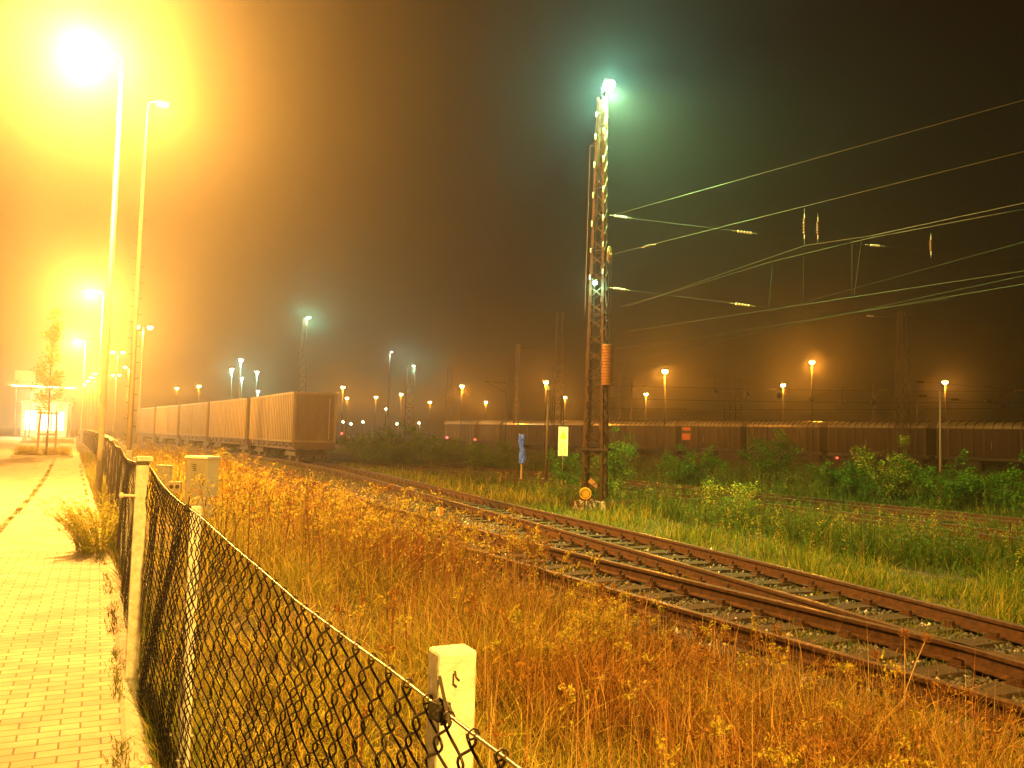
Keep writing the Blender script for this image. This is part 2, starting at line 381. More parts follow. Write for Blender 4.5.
# ballast stones: octahedra-like chips
def stones(n):
    y = 2.5 * (45 / 2.5) ** rng.random(n); side = rng.random(n)
    lo = np.minimum(trackA(y), trackC(y)) - 1.7; hi = trackA(y) + 1.6
    x = lo + (hi - lo) * side
    big = rng.random(n) < 0.015
    s = rng.uniform(0.012, 0.032, n) * np.where(big, 1.5, 1) * (1 + y / 50)
    c = np.stack([x, y, np.full(n, -0.335) + s * 0.25], 1)
    base = np.array([(1, 0, 0), (-1, 0, 0), (0, 1, 0), (0, -1, 0), (0, 0, 1), (0, 0, -1)], float)
    v = base[None] * s[:, None, None] * rng.uniform(0.6, 1.4, (n, 6, 1))
    v += rng.normal(0, 0.25, (n, 6, 3)) * s[:, None, None]
    v = (v + c[:, None]).reshape(-1, 3)
    tri = np.array([(0, 2, 4), (2, 1, 4), (1, 3, 4), (3, 0, 4), (2, 0, 5), (1, 2, 5), (3, 1, 5), (0, 3, 5)])
    f = (tri[None] + (np.arange(n) * 6)[:, None, None]).reshape(-1, 3)
    g = rng.uniform(0.25, 0.85, n)[:, None] ** 2 * np.array([0.16, 0.145, 0.12]) ; g[rng.random(n) < 0.04] = np.array([0.5, 0.48, 0.45])
    mt, nt, b = new_mat('stone_chip'); a = nt.nodes.new('ShaderNodeAttribute'); a.attribute_name = 'tint'; link(nt, a, 'Color', b, 'Base Color'); b.inputs['Roughness'].default_value = 0.6
    tag(fast_mesh('ballast_stones', v, f, mt, np.repeat(g, 6, 0)), 'grey and brown ballast stones lying between the rusty rails', 'ballast', kind='stuff')
stones(26000)

# ------------------------------------------------------------------ foliage
def blades(name, x, y, h, w, c, lean=0.35, label=None, cat='grass', mt=None, leanv=None, curve=0.5, zoff=0.0, parent=None, kind='stuff', z=None):
    n = len(x); z = gz(x, y) + zoff if z is None else z
    az = rng.uniform(0, 2 * np.pi, n); ln = np.abs(rng.normal(0, lean, n)); ld = rng.uniform(0, 2 * np.pi, n)
    d = np.stack([np.cos(az), np.sin(az), np.zeros(n)], 1) * (w / 2)[:, None]
    b = np.stack([x, y, z - 0.02], 1)
    L = np.stack([np.cos(ld), np.sin(ld)], 1)
    if leanv is not None:
        tv = L * ln[:, None] + leanv; ln = np.linalg.norm(tv, axis=1) + 1e-6; L = tv / ln[:, None]
    def pt(t):
        off = (L * (ln * h)[:, None]) * (t ** (1 + curve))
        return b + np.concatenate([off, (h * (t - 0.12 * ln * t * t))[:, None]], 1)
    p1, p2 = pt(0.55), pt(1.0)
    v = np.stack([b - d, b + d, p1 - d * 0.7, p1 + d * 0.7, p2], 1).reshape(-1, 3)
    i = np.arange(n) * 5
    f = np.concatenate([np.stack([i, i + 1, i + 3], 1), np.stack([i, i + 3, i + 2], 1), np.stack([i + 2, i + 3, i + 4], 1)])
    o = fast_mesh(name, v, f, mt or M['dry'], np.repeat(c, 5, 0), parent)
    return tag(o, label, cat, kind=kind) if label else o

def mixcol(n, cols, var=0.25, p=None):
    cols = np.array(cols); k = rng.choice(len(cols), n, p=p); c = cols[k] * rng.uniform(1 - var, 1 + var, (n, 1))
    return np.clip(c * rng.uniform(0.92, 1.08, (n, 3)), 0.005, 0.9)

def vnoise(x, y, s, seed=0):
    return (np.sin(x * s + seed) * np.cos(y * s * 1.13 + seed * 2.1) + np.sin(x * s * 2.3 + y * s * 1.7 + seed) * 0.5 + np.sin(y * s * 3.1 - x * s * 2.2 + 3 * seed) * 0.35) / 1.4

def wedge(n, r0, r1, a0, a1, power=1.0):
    """points round the camera, log-spaced in distance; angles measured clockwise from the fence direction"""
    r_ = r0 * (r1 / r0) ** (rng.random(n) ** power); a = np.radians(rng.uniform(a0, a1, n))
    return r_ * np.sin(a), r_ * np.cos(a), r_

def tufts(x, y, per, spread, rel):
    """turn tuft centres into blades: positions, outward lean vectors"""
    n = len(x) * per; cx = np.repeat(x, per); cy = np.repeat(y, per); a = rng.uniform(0, 2 * np.pi, n); q = rng.random(n)
    sp = np.repeat(spread, per) * q
    return cx + np.cos(a) * sp, cy + np.sin(a) * sp, np.stack([np.cos(a), np.sin(a)], 1) * (q * rel * rng.uniform(0.5, 1.4, n))[:, None]

def dry_field():
    per = 14; n = 34000
    x, y, r_ = wedge(n, 1.0, 60, -6, 68, 0.85)
    left = np.minimum(trackC(y), trackA(y)) - 1.25
    k = (x > 0.5) & (x < left + rng.normal(0, 0.2, n)) & (y < 80)
    x, y, r_, left = x[k], y[k], r_[k], left[k]; n = len(x)
    tall = sstep((x - 2.0 + 0.5 * vnoise(x, y, 0.8, 2)) / 1.6)
    h = (0.13 + 0.26 * tall + 0.42 * sstep((y - 8) / 5) * sstep((x - 0.9) / 0.6)) * (1 + 0.35 * vnoise(x, y, 1.3, 5)) * rng.uniform(0.5, 1.4, n)
    h = np.where(x > left - 0.6, h * 0.6, h)
    c1 = mixcol(n, [(0.50, 0.42, 0.06), (0.42, 0.35, 0.05), (0.30, 0.30, 0.04), (0.20, 0.13, 0.03)], 0.35, [0.4, 0.25, 0.2, 0.15])
    c2 = mixcol(n, [(0.44, 0.31, 0.06), (0.32, 0.20, 0.035), (0.17, 0.09, 0.02), (0.46, 0.37, 0.07), (0.15, 0.15, 0.02)], 0.4, [0.3, 0.25, 0.2, 0.13, 0.12])
    c = np.where((rng.random(n) < sstep((x - 2.4 + 0.5 * vnoise(x, y, 1.1, 12)) / 1.0))[:, None], c2, c1)
    rd = (sstep((vnoise(x, y, 0.9, 8) + 0.1) / 0.8) * tall)[:, None]
    c = c * (1 - rd * 0.5 * np.array([0.45, 1.0, 1.1]))
    bx, by, ln = tufts(x, y, per, 0.06 + 0.014 * r_, 1.5)
    k = bx > 0.44; bx, by, ln = bx[k], by[k], ln[k]; rep = lambda q: np.repeat(q, per, 0)[k]; n = len(bx)
    hh = rep(h) * rng.uniform(0.45, 1.2, n); w = rng.uniform(0.0022, 0.0048, n) * (1 + rep(r_) * 0.15)
    hh = np.where(np.hypot(bx - 1.7 + 0.2, by - 16.4 + 1.6) < 2.0, hh * 0.5, hh)
    blades('dry_grass', bx, by, np.clip(hh, 0.04, 1.1), w, np.clip(rep(c) * rng.uniform(0.35, 1.45, (n, 1)), 0.01, 0.8), 0.5, 'dry yellow grass between the wire fence and the tracks', leanv=ln)
    # thin upright flowering stalks
    x, y, r_ = wedge(16000, 1.6, 45, -2, 68, 0.85); left = np.minimum(trackC(y), trackA(y)) - 1.1
    k = (x > 0.9) & (x < left) & (rng.random(16000) < 0.15 + 0.7 * sstep((x - 1.6) / 1.5)); x, y, r_ = x[k], y[k], r_[k]; n = len(x)
    blades('grass_stalks', x, y, rng.uniform(0.35, 0.75, n) + 0.25 * (y > 9), rng.uniform(0.002, 0.0035, n) * (1 + r_ * 0.13), mixcol(n, [(0.5, 0.33, 0.12), (0.36, 0.17, 0.06)], 0.3), 0.3, 'thin dry flowering stalks standing above the yellow grass', curve=1.2)
dry_field()

def green_field():
    n = 300000
    x, y, r_ = wedge(n, 6, 110, 5, 68, 0.85)
    k = (x > trackA(y) + 1.15 + rng.normal(0, 0.2, n))
    bed = (x > trackG(y) - 1.3) & (x < trackH(y) + 1.3) & (rng.random(n) < 0.45)
    onr = np.zeros(n, bool)
    for tf in (trackG, trackH):
        for s in (-1, 1): onr |= np.abs(x - tf(y) - s * GA / 2) < 0.16
    k &= ~bed & ~onr
    x, y, r_ = x[k], y[k], r_[k]; n = len(x)
    verge = x < trackA(y) + 4.0 + 0.7 * vnoise(x, y, 0.6, 1)
    h = np.where(verge, 0.13 + 0.16 * (vnoise(x, y, 1.7, 14) > 0.25), np.where(x > 15, 0.26, 0.40)) * (1 + 0.6 * vnoise(x, y, 0.9, 3)) * rng.uniform(0.35, 1.5, n)
    w = rng.uniform(0.004, 0.008, n) * (1 + r_ * 0.12)
    cg = mixcol(n, [(0.12, 0.18, 0.015), (0.20, 0.23, 0.02), (0.06, 0.11, 0.01), (0.36, 0.29, 0.05)], 0.35, [0.3, 0.27, 0.17, 0.26])
    cd = mixcol(n, [(0.07, 0.12, 0.01), (0.03, 0.06, 0.006), (0.22, 0.17, 0.04), (0.11, 0.13, 0.015)], 0.35, [0.35, 0.28, 0.17, 0.2])
    blades('green_grass', x, y, np.clip(h, 0.05, 1.0), w, np.where(verge[:, None], cg, cd), 0.75, 'green grass and low growth around the steel mast and the far tracks', mt=M['leaf'])
    # thin growth between the sleepers
    n = 60000; y = 3 * (60 / 3) ** rng.random(n); x = np.minimum(trackA(y), trackC(y)) - 1.6 + rng.random(n) * (trackA(y) + 3.2 - np.minimum(trackA(y), trackC(y)))
    k = (vnoise(x, y, 1.4, 4) + rng.normal(0, 0.3, n) > 0.45 - 0.5 * sstep((y - 16) / 8))
    for tf in (trackA, trackC):
        for s in (-1, 1): k &= np.abs(x - tf(y) - s * GA / 2) > 0.1
    x, y = x[k], y[k]; n = len(x)
    blades('track_weeds', x, y, rng.uniform(0.04, 0.16, n), rng.uniform(0.004, 0.01, n) * (1 + y * 0.05), mixcol(n, [(0.12, 0.17, 0.02), (0.24, 0.19, 0.04), (0.08, 0.12, 0.01)], 0.3), 0.6, 'thin weeds growing in the ballast between the rails', z=np.full(n, -0.33))
green_field()

def verge_strip():
    n = 26000; y = 1.5 * (55 / 1.5) ** rng.random(n); e = edge(y) + 0.07
    x = e + 0.04 + rng.random(n) ** 1.2 * (0.42 - e + 0.08)
    k = (vnoise(x * 2, y, 1.6, 9) + rng.normal(0, 0.35, n) > -0.25); x, y = x[k], y[k]; n = len(x)
    blades('verge_grass', x, y, rng.uniform(0.05, 0.24, n) * (1 + 0.9 * sstep((y - 8) / 4)), rng.uniform(0.003, 0.006, n) * (1 + y * 0.1), mixcol(n, [(0.22, 0.24, 0.05), (0.40, 0.31, 0.12), (0.12, 0.16, 0.03)], 0.3), 0.6, 'ragged grass along the foot of the wire fence and the paving edge')
    n = 5000; y = 1.5 * (40 / 1.5) ** rng.random(n); x = edge(y) + rng.normal(-0.01, 0.035, n)
    k = vnoise(x, y, 2.1, 3) > -0.1; x, y = x[k], y[k]; n = len(x)
    x2 = ledge(y) - 0.06 + rng.normal(0, 0.03, n)
    x, y = np.concatenate([x, x2]), np.concatenate([y, y]); n = len(x)
    blades('joint_moss', x, y, rng.uniform(0.015, 0.07, n), rng.uniform(0.004, 0.008, n) * (1 + y * 0.06), mixcol(n, [(0.2, 0.2, 0.05), (0.1, 0.12, 0.03)], 0.3), 0.9, 'moss and small grass in the joints at both edges of the paving', 'moss', z=np.full(n, 0.01))
verge_strip()

class Leaves:
    """collects leaf diamonds and thin stems of plants into arrays"""
    def __init__(s): s.v = []; s.c = []; s.n = 0; s.sv = []; s.sf = []; s.sc = []
    def leaf(s, p, size, c, flat=0.5, aspect=2.2, direction=None):
        p = np.asarray(p, float); n = len(p); size = np.broadcast_to(size, (n,))
        d = rng.normal(0, 1, (n, 3)) if direction is None else direction + rng.normal(0, 0.35, (n, 3))
        d[:, 2] *= flat; d /= np.linalg.norm(d, axis=1)[:, None] + 1e-9
        q = np.cross(d, rng.normal(0, 1, (n, 3)) * np.array([0.4, 0.4, 1])); q /= np.linalg.norm(q, axis=1)[:, None] + 1e-9
        a = d * size[:, None]; b = q * (size / aspect)[:, None]
        v = np.stack([p - a * 0.1, p + a * 0.45 + b * 0.5, p + a, p + a * 0.45 - b * 0.5], 1)
        s.v.append(v.reshape(-1, 3)); s.c.append(np.repeat(c, 4, 0)); s.n += n
    def stem(s, pts, r0, r1, c):
        pts = np.asarray(pts, float); k = len(pts); o = len(s.sv)
        for i, p in enumerate(pts):
            r_ = r0 + (r1 - r0) * i / (k - 1)
            for a in (0, 2.09, 4.19): s.sv.append((p[0] + r_ * math.cos(a), p[1] + r_ * math.sin(a), p[2])); s.sc.append(c)
        for i in range(k - 1):
            for a in range(3):
                q0 = o + i * 3 + a; q1 = o + i * 3 + (a + 1) % 3
                s.sf.append((q0, q1, q1 + 3, q0 + 3))
    def build(s, name_leaf, name_stem, parent=None, mt=None):
        out = []
        if s.v:
            v = np.concatenate(s.v); c = np.concatenate(s.c); i = np.arange(s.n) * 4
            out.append(fast_mesh(name_leaf, v, np.stack([i, i + 1, i + 2, i + 3], 1), mt or M['leaf'], c, parent))
        if s.sv: out.append(fast_mesh(name_stem, s.sv, s.sf, mt or M['leaf'], np.array(s.sc), parent))
        return out
    def merged(s, name, mt=None, parent=None):
        v = [np.concatenate(s.v)] if s.v else []; c = [np.concatenate(s.c)] if s.c else []; i = np.arange(s.n) * 4
        f = [np.stack([i, i + 1, i + 2, i + 3], 1)] if s.n else []
        if s.sv: f.append(np.array(s.sf) + s.n * 4); v.append(np.array(s.sv)); c.append(np.array(s.sc))
        return fast_mesh(name, np.concatenate(v), np.concatenate(f), mt or M['leaf'], np.concatenate(c), parent)

BR = [(0.30, 0.15, 0.03), (0.38, 0.22, 0.04), (0.17, 0.08, 0.02)]
GR = [(0.07, 0.16, 0.012), (0.11, 0.21, 0.018), (0.035, 0.09, 0.008)]
YE = [(0.50, 0.44, 0.05), (0.32, 0.31, 0.03), (0.48, 0.36, 0.07)]

def weed(L, x, y, z, h, cols, stemc, leafn=22, leafs=0.05, plume=40, lean=None, big=1.0, plumec=None):
    lean = rng.normal(0, 0.12, 2) if lean is None else np.array(lean)
    t = np.linspace(0, 1, 5)[:, None]
    pts = np.concatenate([np.array([x, y]) + lean * h * t ** 1.6, z + h * t * (1 - 0.1 * t)], 1)
    L.stem(pts, 0.004 * big, 0.0015 * big, stemc)
    def P(tt):
        i = np.clip((tt * 4).astype(int), 0, 3); fr = (tt * 4 - i)[:, None]; return pts[i] * (1 - fr) + pts[i + 1] * fr
    if leafn:
        tt = rng.uniform(0.08, 0.92, leafn); L.leaf(P(tt) + rng.normal(0, 0.012, (leafn, 3)), rng.uniform(0.5, 1.1, leafn) * leafs * (1.2 - tt * 0.6), mixcol(leafn, cols, 0.35), 0.8, 3.0)
    if plume:
        for b_ in range(4):
            d = rng.normal(0, 1, 2); d /= np.linalg.norm(d); nn = plume // 4; u = rng.random(nn)
            s0 = P(np.full(nn, rng.uniform(0.62, 0.9))); ext = h * rng.uniform(0.12, 0.24)
            off = np.stack([d[0] * u * ext * 0.8, d[1] * u * ext * 0.8, ext * (0.9 * u - 0.55 * u * u)], 1)
            L.leaf(s0 + off + rng.normal(0, 0.008, (nn, 3)), rng.uniform(0.009, 0.022, nn) * big, mixcol(nn, plumec or cols, 0.4), 1.0, 2.2)

CAB = at(200, 520, -0.03)
def weed_field():
    L = Leaves()
    n = 5600
    x, y, r_ = wedge(n, 1.6, 48, 0, 66, 0.8)
    left = np.minimum(trackC(y), trackA(y)) - 1.1
    k = (x > 1.1) & (x < left) ; x, y, r_ = x[k], y[k], r_[k]
    dens = sstep((x - 2.0) / 1.5) * 0.42 + 0.08 + sstep((y - 7.5) / 5) * 0.6
    dens *= 0.8 + 0.5 * vnoise(x, y, 1.1, 6)
    k = rng.random(len(x)) < dens; x, y, r_ = x[k], y[k], r_[k]
    for i in range(len(x)):
        far = y[i] > 8; big = 1 + r_[i] * 0.10
        h = rng.uniform(0.35, 0.62) if not far else rng.uniform(0.7, 1.15) * (1.15 + 0.3 * float(vnoise(x[i], y[i], 0.9, 21))) * (0.45 if math.hypot(x[i] - CAB[0] + 0.2, y[i] - CAB[1] + 1.6) < 2.0 else 1)
        kind = rng.random()
        if far: cols, sc_ = (YE, (0.3, 0.22, 0.08)) if kind < 0.78 else (BR, (0.26, 0.12, 0.05))
        else: cols, sc_ = (BR, (0.26, 0.11, 0.045)) if kind < 0.62 else (YE, (0.35, 0.25, 0.1))
        weed(L, x[i], y[i], float(gz(x[i], y[i])), h, cols, sc_, int(26 + 26 * far), (0.035 if not far else 0.05), 64, big=min(big, 2.6))
    tag(L.merged('tall_weeds'), 'tall seeding weeds and dry stalks spread through the grass beside the tracks', 'weeds', kind='stuff')
weed_field()

def far_cover():
    L = Leaves(); n = 7500
    x, y, r_ = wedge(n, 11, 62, 10, 68, 1.0)
    k = (x > trackA(y) + 2.6 + 1.2 * rng.random(n)) & (vnoise(x, y, 0.7, 31) > -0.35) & ~((x > trackG(y) - 1.2) & (x < trackH(y) + 1.2)); x, y, r_ = x[k], y[k], r_[k]
    for i in range(len(x)):
        cols = GR if rng.random() < 0.85 else YE
        weed(L, x[i], y[i], float(gz(x[i], y[i])), rng.uniform(0.35, 1.0) * (1.35 if x[i] > trackH(y[i]) + 1.2 else 1.0), cols, (0.12, 0.12, 0.04), 34, 0.075, 24, big=2.0, plumec=cols + [(0.25, 0.25, 0.12)])
    tag(L.merged('green_weeds'), 'mixed green weeds between the steel mast and the wagons', 'weeds', kind='stuff')
far_cover()

def bush(px, py, h, rad, label, cols=GR, n=2600, leafs=0.07, z0=None, name='bush', lean=0.0, sparse=1.0, loc=None, group=None, cat='bush', top=0.4, stems=9):
    g0 = BASE if z0 is None else z0; h *= 1.3; n = int(n * 2.3); rad *= 1.1; leafs *= 0.78
    if loc is None: p = at(px, py, g0); loc = (p[0], p[1])
    x, y = loc; z = float(gz(x, y)) if z0 is None else z0
    t = thing(name, label, cat, (x, y, z), 0, group)
    L = Leaves(); per = max(6, int(n * sparse / (stems * 7)))
    for s_ in range(stems):
        a = rng.uniform(0, 2 * np.pi); rr = rad * math.sqrt(rng.random()); hh = h * rng.uniform(0.62, 1.0) * (1 - 0.35 * (rr / rad) ** 2)
        tt = np.linspace(0, 1, 6)[:, None]
        tip = np.array([math.cos(a) * rr + lean * hh, math.sin(a) * rr])
        pts = np.concatenate([tip * (0.25 + 0.75 * tt), hh * tt], 1); pts[1:-1, :2] += rng.normal(0, rad * 0.06, (4, 2))
        L.stem(pts, 0.012 * h / 1.5, 0.003, (0.14, 0.10, 0.05))
        for b_ in range(7):
            u = rng.uniform(0.12, 1.0); i = min(4, int(u * 5)); q = pts[i] + (pts[i + 1] - pts[i]) * (u * 5 - i)
            dd = rng.normal(0, 1, 3); dd[2] = abs(dd[2]) * 0.6; dd /= np.linalg.norm(dd); ln = rad * rng.uniform(0.25, 0.6) * (1.15 - u * 0.7)
            e = q + dd * ln; L.stem([q, (q + e) / 2 + rng.normal(0, 0.02, 3), e], 0.004, 0.002, (0.14, 0.11, 0.05))
            w_ = rng.random(per)[:, None]; tone = rng.uniform(0.75, 1.3)
            L.leaf(q + (e - q) * w_ + rng.normal(0, 0.05 * h ** 0.5, (per, 3)), rng.uniform(0.6, 1.25, per) * leafs, mixcol(per, cols, 0.3) * tone)
    L.build('leaves', 'stems', t)
    return t

# ------------------------------------------------------------------ plants one can tell apart
GB = 'bushes beyond the tracks'
GR_LIT = [(0.13, 0.24, 0.02), (0.18, 0.27, 0.03), (0.07, 0.15, 0.012)]  # leaf greens brightened in place of more light on the left bushes
bush(393, 466, 1.9, 3.4, 'wide dark green bush left of centre, behind the tracks and right of the container train', cols=GR_LIT, n=9000, leafs=0.16, group=GB, stems=24)
bush(445, 462, 1.5, 2.6, 'low dark bush in front of the far pair of pale wagons', cols=GR_LIT, n=6000, leafs=0.15, group=GB, stems=20)
bush(490, 470, 1.5, 1.9, 'rounded green bush just left of the blue wrapped post', cols=GR_LIT, n=4500, leafs=0.12, group=GB, stems=16)
bush(616, 497, 2.1, 0.75, 'bright green sapling bush touching the right side of the steel mast', GR + [(0.17, 0.26, 0.03)], n=3000, leafs=0.09, group=GB, stems=11)
bush(570, 490, 1.6, 1.0, 'green bush showing behind the cream sign and through the lattice mast', n=3000, leafs=0.09, group=GB, stems=12)
bush(770, 486, 2.4, 1.3, 'tall narrow green bush before the dark wagons, middle right', n=4200, leafs=0.12, group=GB, stems=13)
bush(690, 488, 1.5, 1.5, 'low spreading green bush right of the mast, below the pale wagon roof', n=4200, leafs=0.11, group=GB, stems=15)
bush(734, 520, 0.95, 0.9, 'ragged knee-high shrub with dark stems beside the overgrown track', GR + YE, n=1800, leafs=0.08, group=GB, stems=12)
bush(884, 500, 2.1, 1.15, 'tall leafy bush with yellow-green top in front of the wagons at right', GR + YE, n=4200, leafs=0.11, group=GB, stems=13)
bush(842, 500, 1.3, 1.3, 'mid-height green bush between the narrow bush and the yellow-green one', n=3600, leafs=0.11, group=GB, stems=13)
bush(950, 510, 1.6, 1.5, 'dark bush at the right edge, below the lamp with the pale pole foot', n=3600, leafs=0.11, group=GB, stems=14)
bush(1015, 515, 1.4, 1.4, 'darkest bush, cut by the right edge of the picture', n=3000, leafs=0.11, group=GB, stems=12)
GWd = 'weed clumps among the dry grass'
def clump(x, y, h, label, cols, n=26, rad=0.35, plume=70, leafs=0.05, leafn=26, lean=None, cat='weed', name='weed_clump', stemc=(0.28, 0.14, 0.05), big=1.2):
    z = float(gz(x, y)); t = thing(name, label, cat, (x, y, z), 0, GWd); L = Leaves()
    for i in range(n):
        a = rng.uniform(0, 6.28); r_ = rad * math.sqrt(rng.random())
        ln = np.array([math.cos(a), math.sin(a)]) * r_ * 0.6 + rng.normal(0, 0.08, 2) + (0 if lean is None else np.array(lean))
        weed(L, math.cos(a) * r_, math.sin(a) * r_, 0, h * rng.uniform(0.65, 1.0), cols, stemc, leafn, leafs, plume, ln, big)
    L.build('foliage', 'stems', t)
def gp(px, py, z=-0.2): p = at(px, py, z); return float(p[0]), float(p[1])
clump(*gp(595, 668, -0.3), 0.78, 'drooping golden-headed weed clump in the middle of the foreground grass', YE, 22, 0.22, 110)
clump(*gp(548, 700, -0.3), 0.6, 'yellowish weed clump just left of the drooping golden one', YE, 16, 0.2, 90)
clump(*gp(520, 582, -0.3), 0.98, 'rust-brown plumed weeds hiding the near rail, left of the mast foot', BR, 22, 0.35, 90, big=1.5)
clump(*gp(450, 560, -0.3), 0.78, 'brown weeds leaning over the near rail, left of the plumed ones', BR, 18, 0.4, 80, big=1.5)
clump(*gp(330, 520, -0.2), 0.95, 'highest golden bush of weeds below the corner of the front container', YE + BR, 30, 0.7, 60, 0.08, 50, big=1.8)
clump(*gp(260, 530, -0.1), 0.95, 'leafy golden weeds right of the cream cable cabinet', YE + GR[:1], 34, 0.7, 40, 0.09, 60, big=1.8)
clump(*gp(390, 560, -0.25), 0.7, 'reddish weeds in the middle ground between golden bush and near rail', BR, 30, 0.6, 80, 0.06, 40, big=1.6)
clump(*gp(680, 690, -0.3), 0.5, 'dark brown stalky weeds in front of the switch timbers', BR, 18, 0.25, 40)
clump(*gp(228, 505, -0.1), 1.0, 'twiggy brown shrub against the cabinet side', BR + YE, 24, 0.3, 40, 0.05, 30, big=1.5)
# leafy weed tuft spreading over the paving
def paving_weed():
    x, y = 0.0, 12.6
    x = float(edge(y)) - 0.02; t = thing('weed_tuft', 'bushy yellow-green weed spreading over the paving edge in front of the near lamp post', 'weed', (x, y, 0.0), 0, GWd)
    L = Leaves()
    for i in range(150):
        a = rng.uniform(0, 6.28); r_ = 0.3 * math.sqrt(rng.random()); ln = np.array([math.cos(a) * 0.8 - 0.15, math.sin(a) * 0.6]) * rng.uniform(0.2, 1.0)
        weed(L, math.cos(a) * r_, math.sin(a) * r_ * 1.6, 0, rng.uniform(0.4, 0.85), [(0.5, 0.5, 0.06), (0.4, 0.42, 0.05), (0.55, 0.48, 0.1)], (0.4, 0.36, 0.08), 40, 0.06, 30, ln, 1.5)
    L.build('foliage', 'stems', t)
paving_weed()
def seedheads():
    for i, (px, py, top, lab) in enumerate([(905, 768, 631, 'tallest dry stalk with a round seed head, standing before the rails at right'),
                                   (895, 735, 634, 'slanting dry stalk whose round head leans right toward the rails'),
                                   (893, 745, 651, 'shorter dry stalk with a round head left of the tall one')]):
        p = at(px, py, -0.33); z = size_at((p[0], p[1], 0)); h = (EYE - (top - (426 + 0.026 * (px - 99))) * z / F) + 0.33
        t = thing('dry_stalk', lab, 'dry plant', (p[0], p[1], -0.35), 0, GWd); lean = [(0.0, 0), (0.22, 0), (-0.12, 0.0)][i]
        mb = MB(); r_ = np.array([rt[0], rt[1], 0])
        pts = [np.array([0, 0, 0]) + r_ * lean[0] * u ** 1.4 + np.array([0, 0, h * u]) for u in np.linspace(0, 1, 7)]
        mb.tube(pts, 0.004, None, 5, list(np.linspace(0.005, 0.0028, 7))); mb.build('stem', M['wood'], t)
        L = Leaves(); nn = 260; d = rng.normal(0, 1, (nn, 3)); d /= np.linalg.norm(d, axis=1)[:, None]
        c = np.array(pts[-1]); L.leaf(c + d * 0.024 * rng.random((nn, 1)), 0.02, mixcol(nn, [(0.36, 0.2, 0.08), (0.28, 0.13, 0.05)]), 1.0, 5, d * 2)
        L.build('seed_head', 's', t)
seedheads()
# white-headed flowers at the fence foot
def flowers():
    for k, (px, py, s, lab) in enumerate([(146, 768, 0.028, 'white daisy-like flower head at the bottom of the picture, left of the fence'), (182, 760, 0.026, 'white flower head showing against the dark lower mesh'),
                                (172, 735, 0.022, 'small white flower above the others at the fence foot'), (190, 736, 0.018, 'smallest pale flower at the fence foot, beside the dark post')]):
        p = at(px, py, 0.25); t = thing('wild_flower', lab, 'flower', (p[0], p[1], float(gz(p[0], p[1]))), 0, 'white flowers by the fence')
        hz = 0.25 - float(gz(p[0], p[1])); mb = MB(); mb.tube([(0, 0.03, 0), (0.01, 0.01, hz * 0.5), (0, 0, hz)], 0.0025, None, 4); mb.build('stem', M['wood'], t)
        mb = MB()
        for a in np.linspace(0, 2 * math.pi, 14, endpoint=False):
            d = Vector((math.cos(a), math.sin(a), 0)); q = Vector((-d.y, d.x, 0)) * s * 0.16
            c = Vector((0, 0, hz)); mb.add([c, c + d * s * 0.6 + q + Vector((0, 0, s * .2)), c + d * s, c + d * s * 0.6 - q + Vector((0, 0, s * .2))], [(0, 1, 2, 3)])
        mb.build('petals', M['white_glaze'], t)
        mb = MB(); mb.ball((0, 0, hz + 0.003), s * 0.35, None, 8); mb.build('flower_centre', M['amber_paint'], t)
flowers()

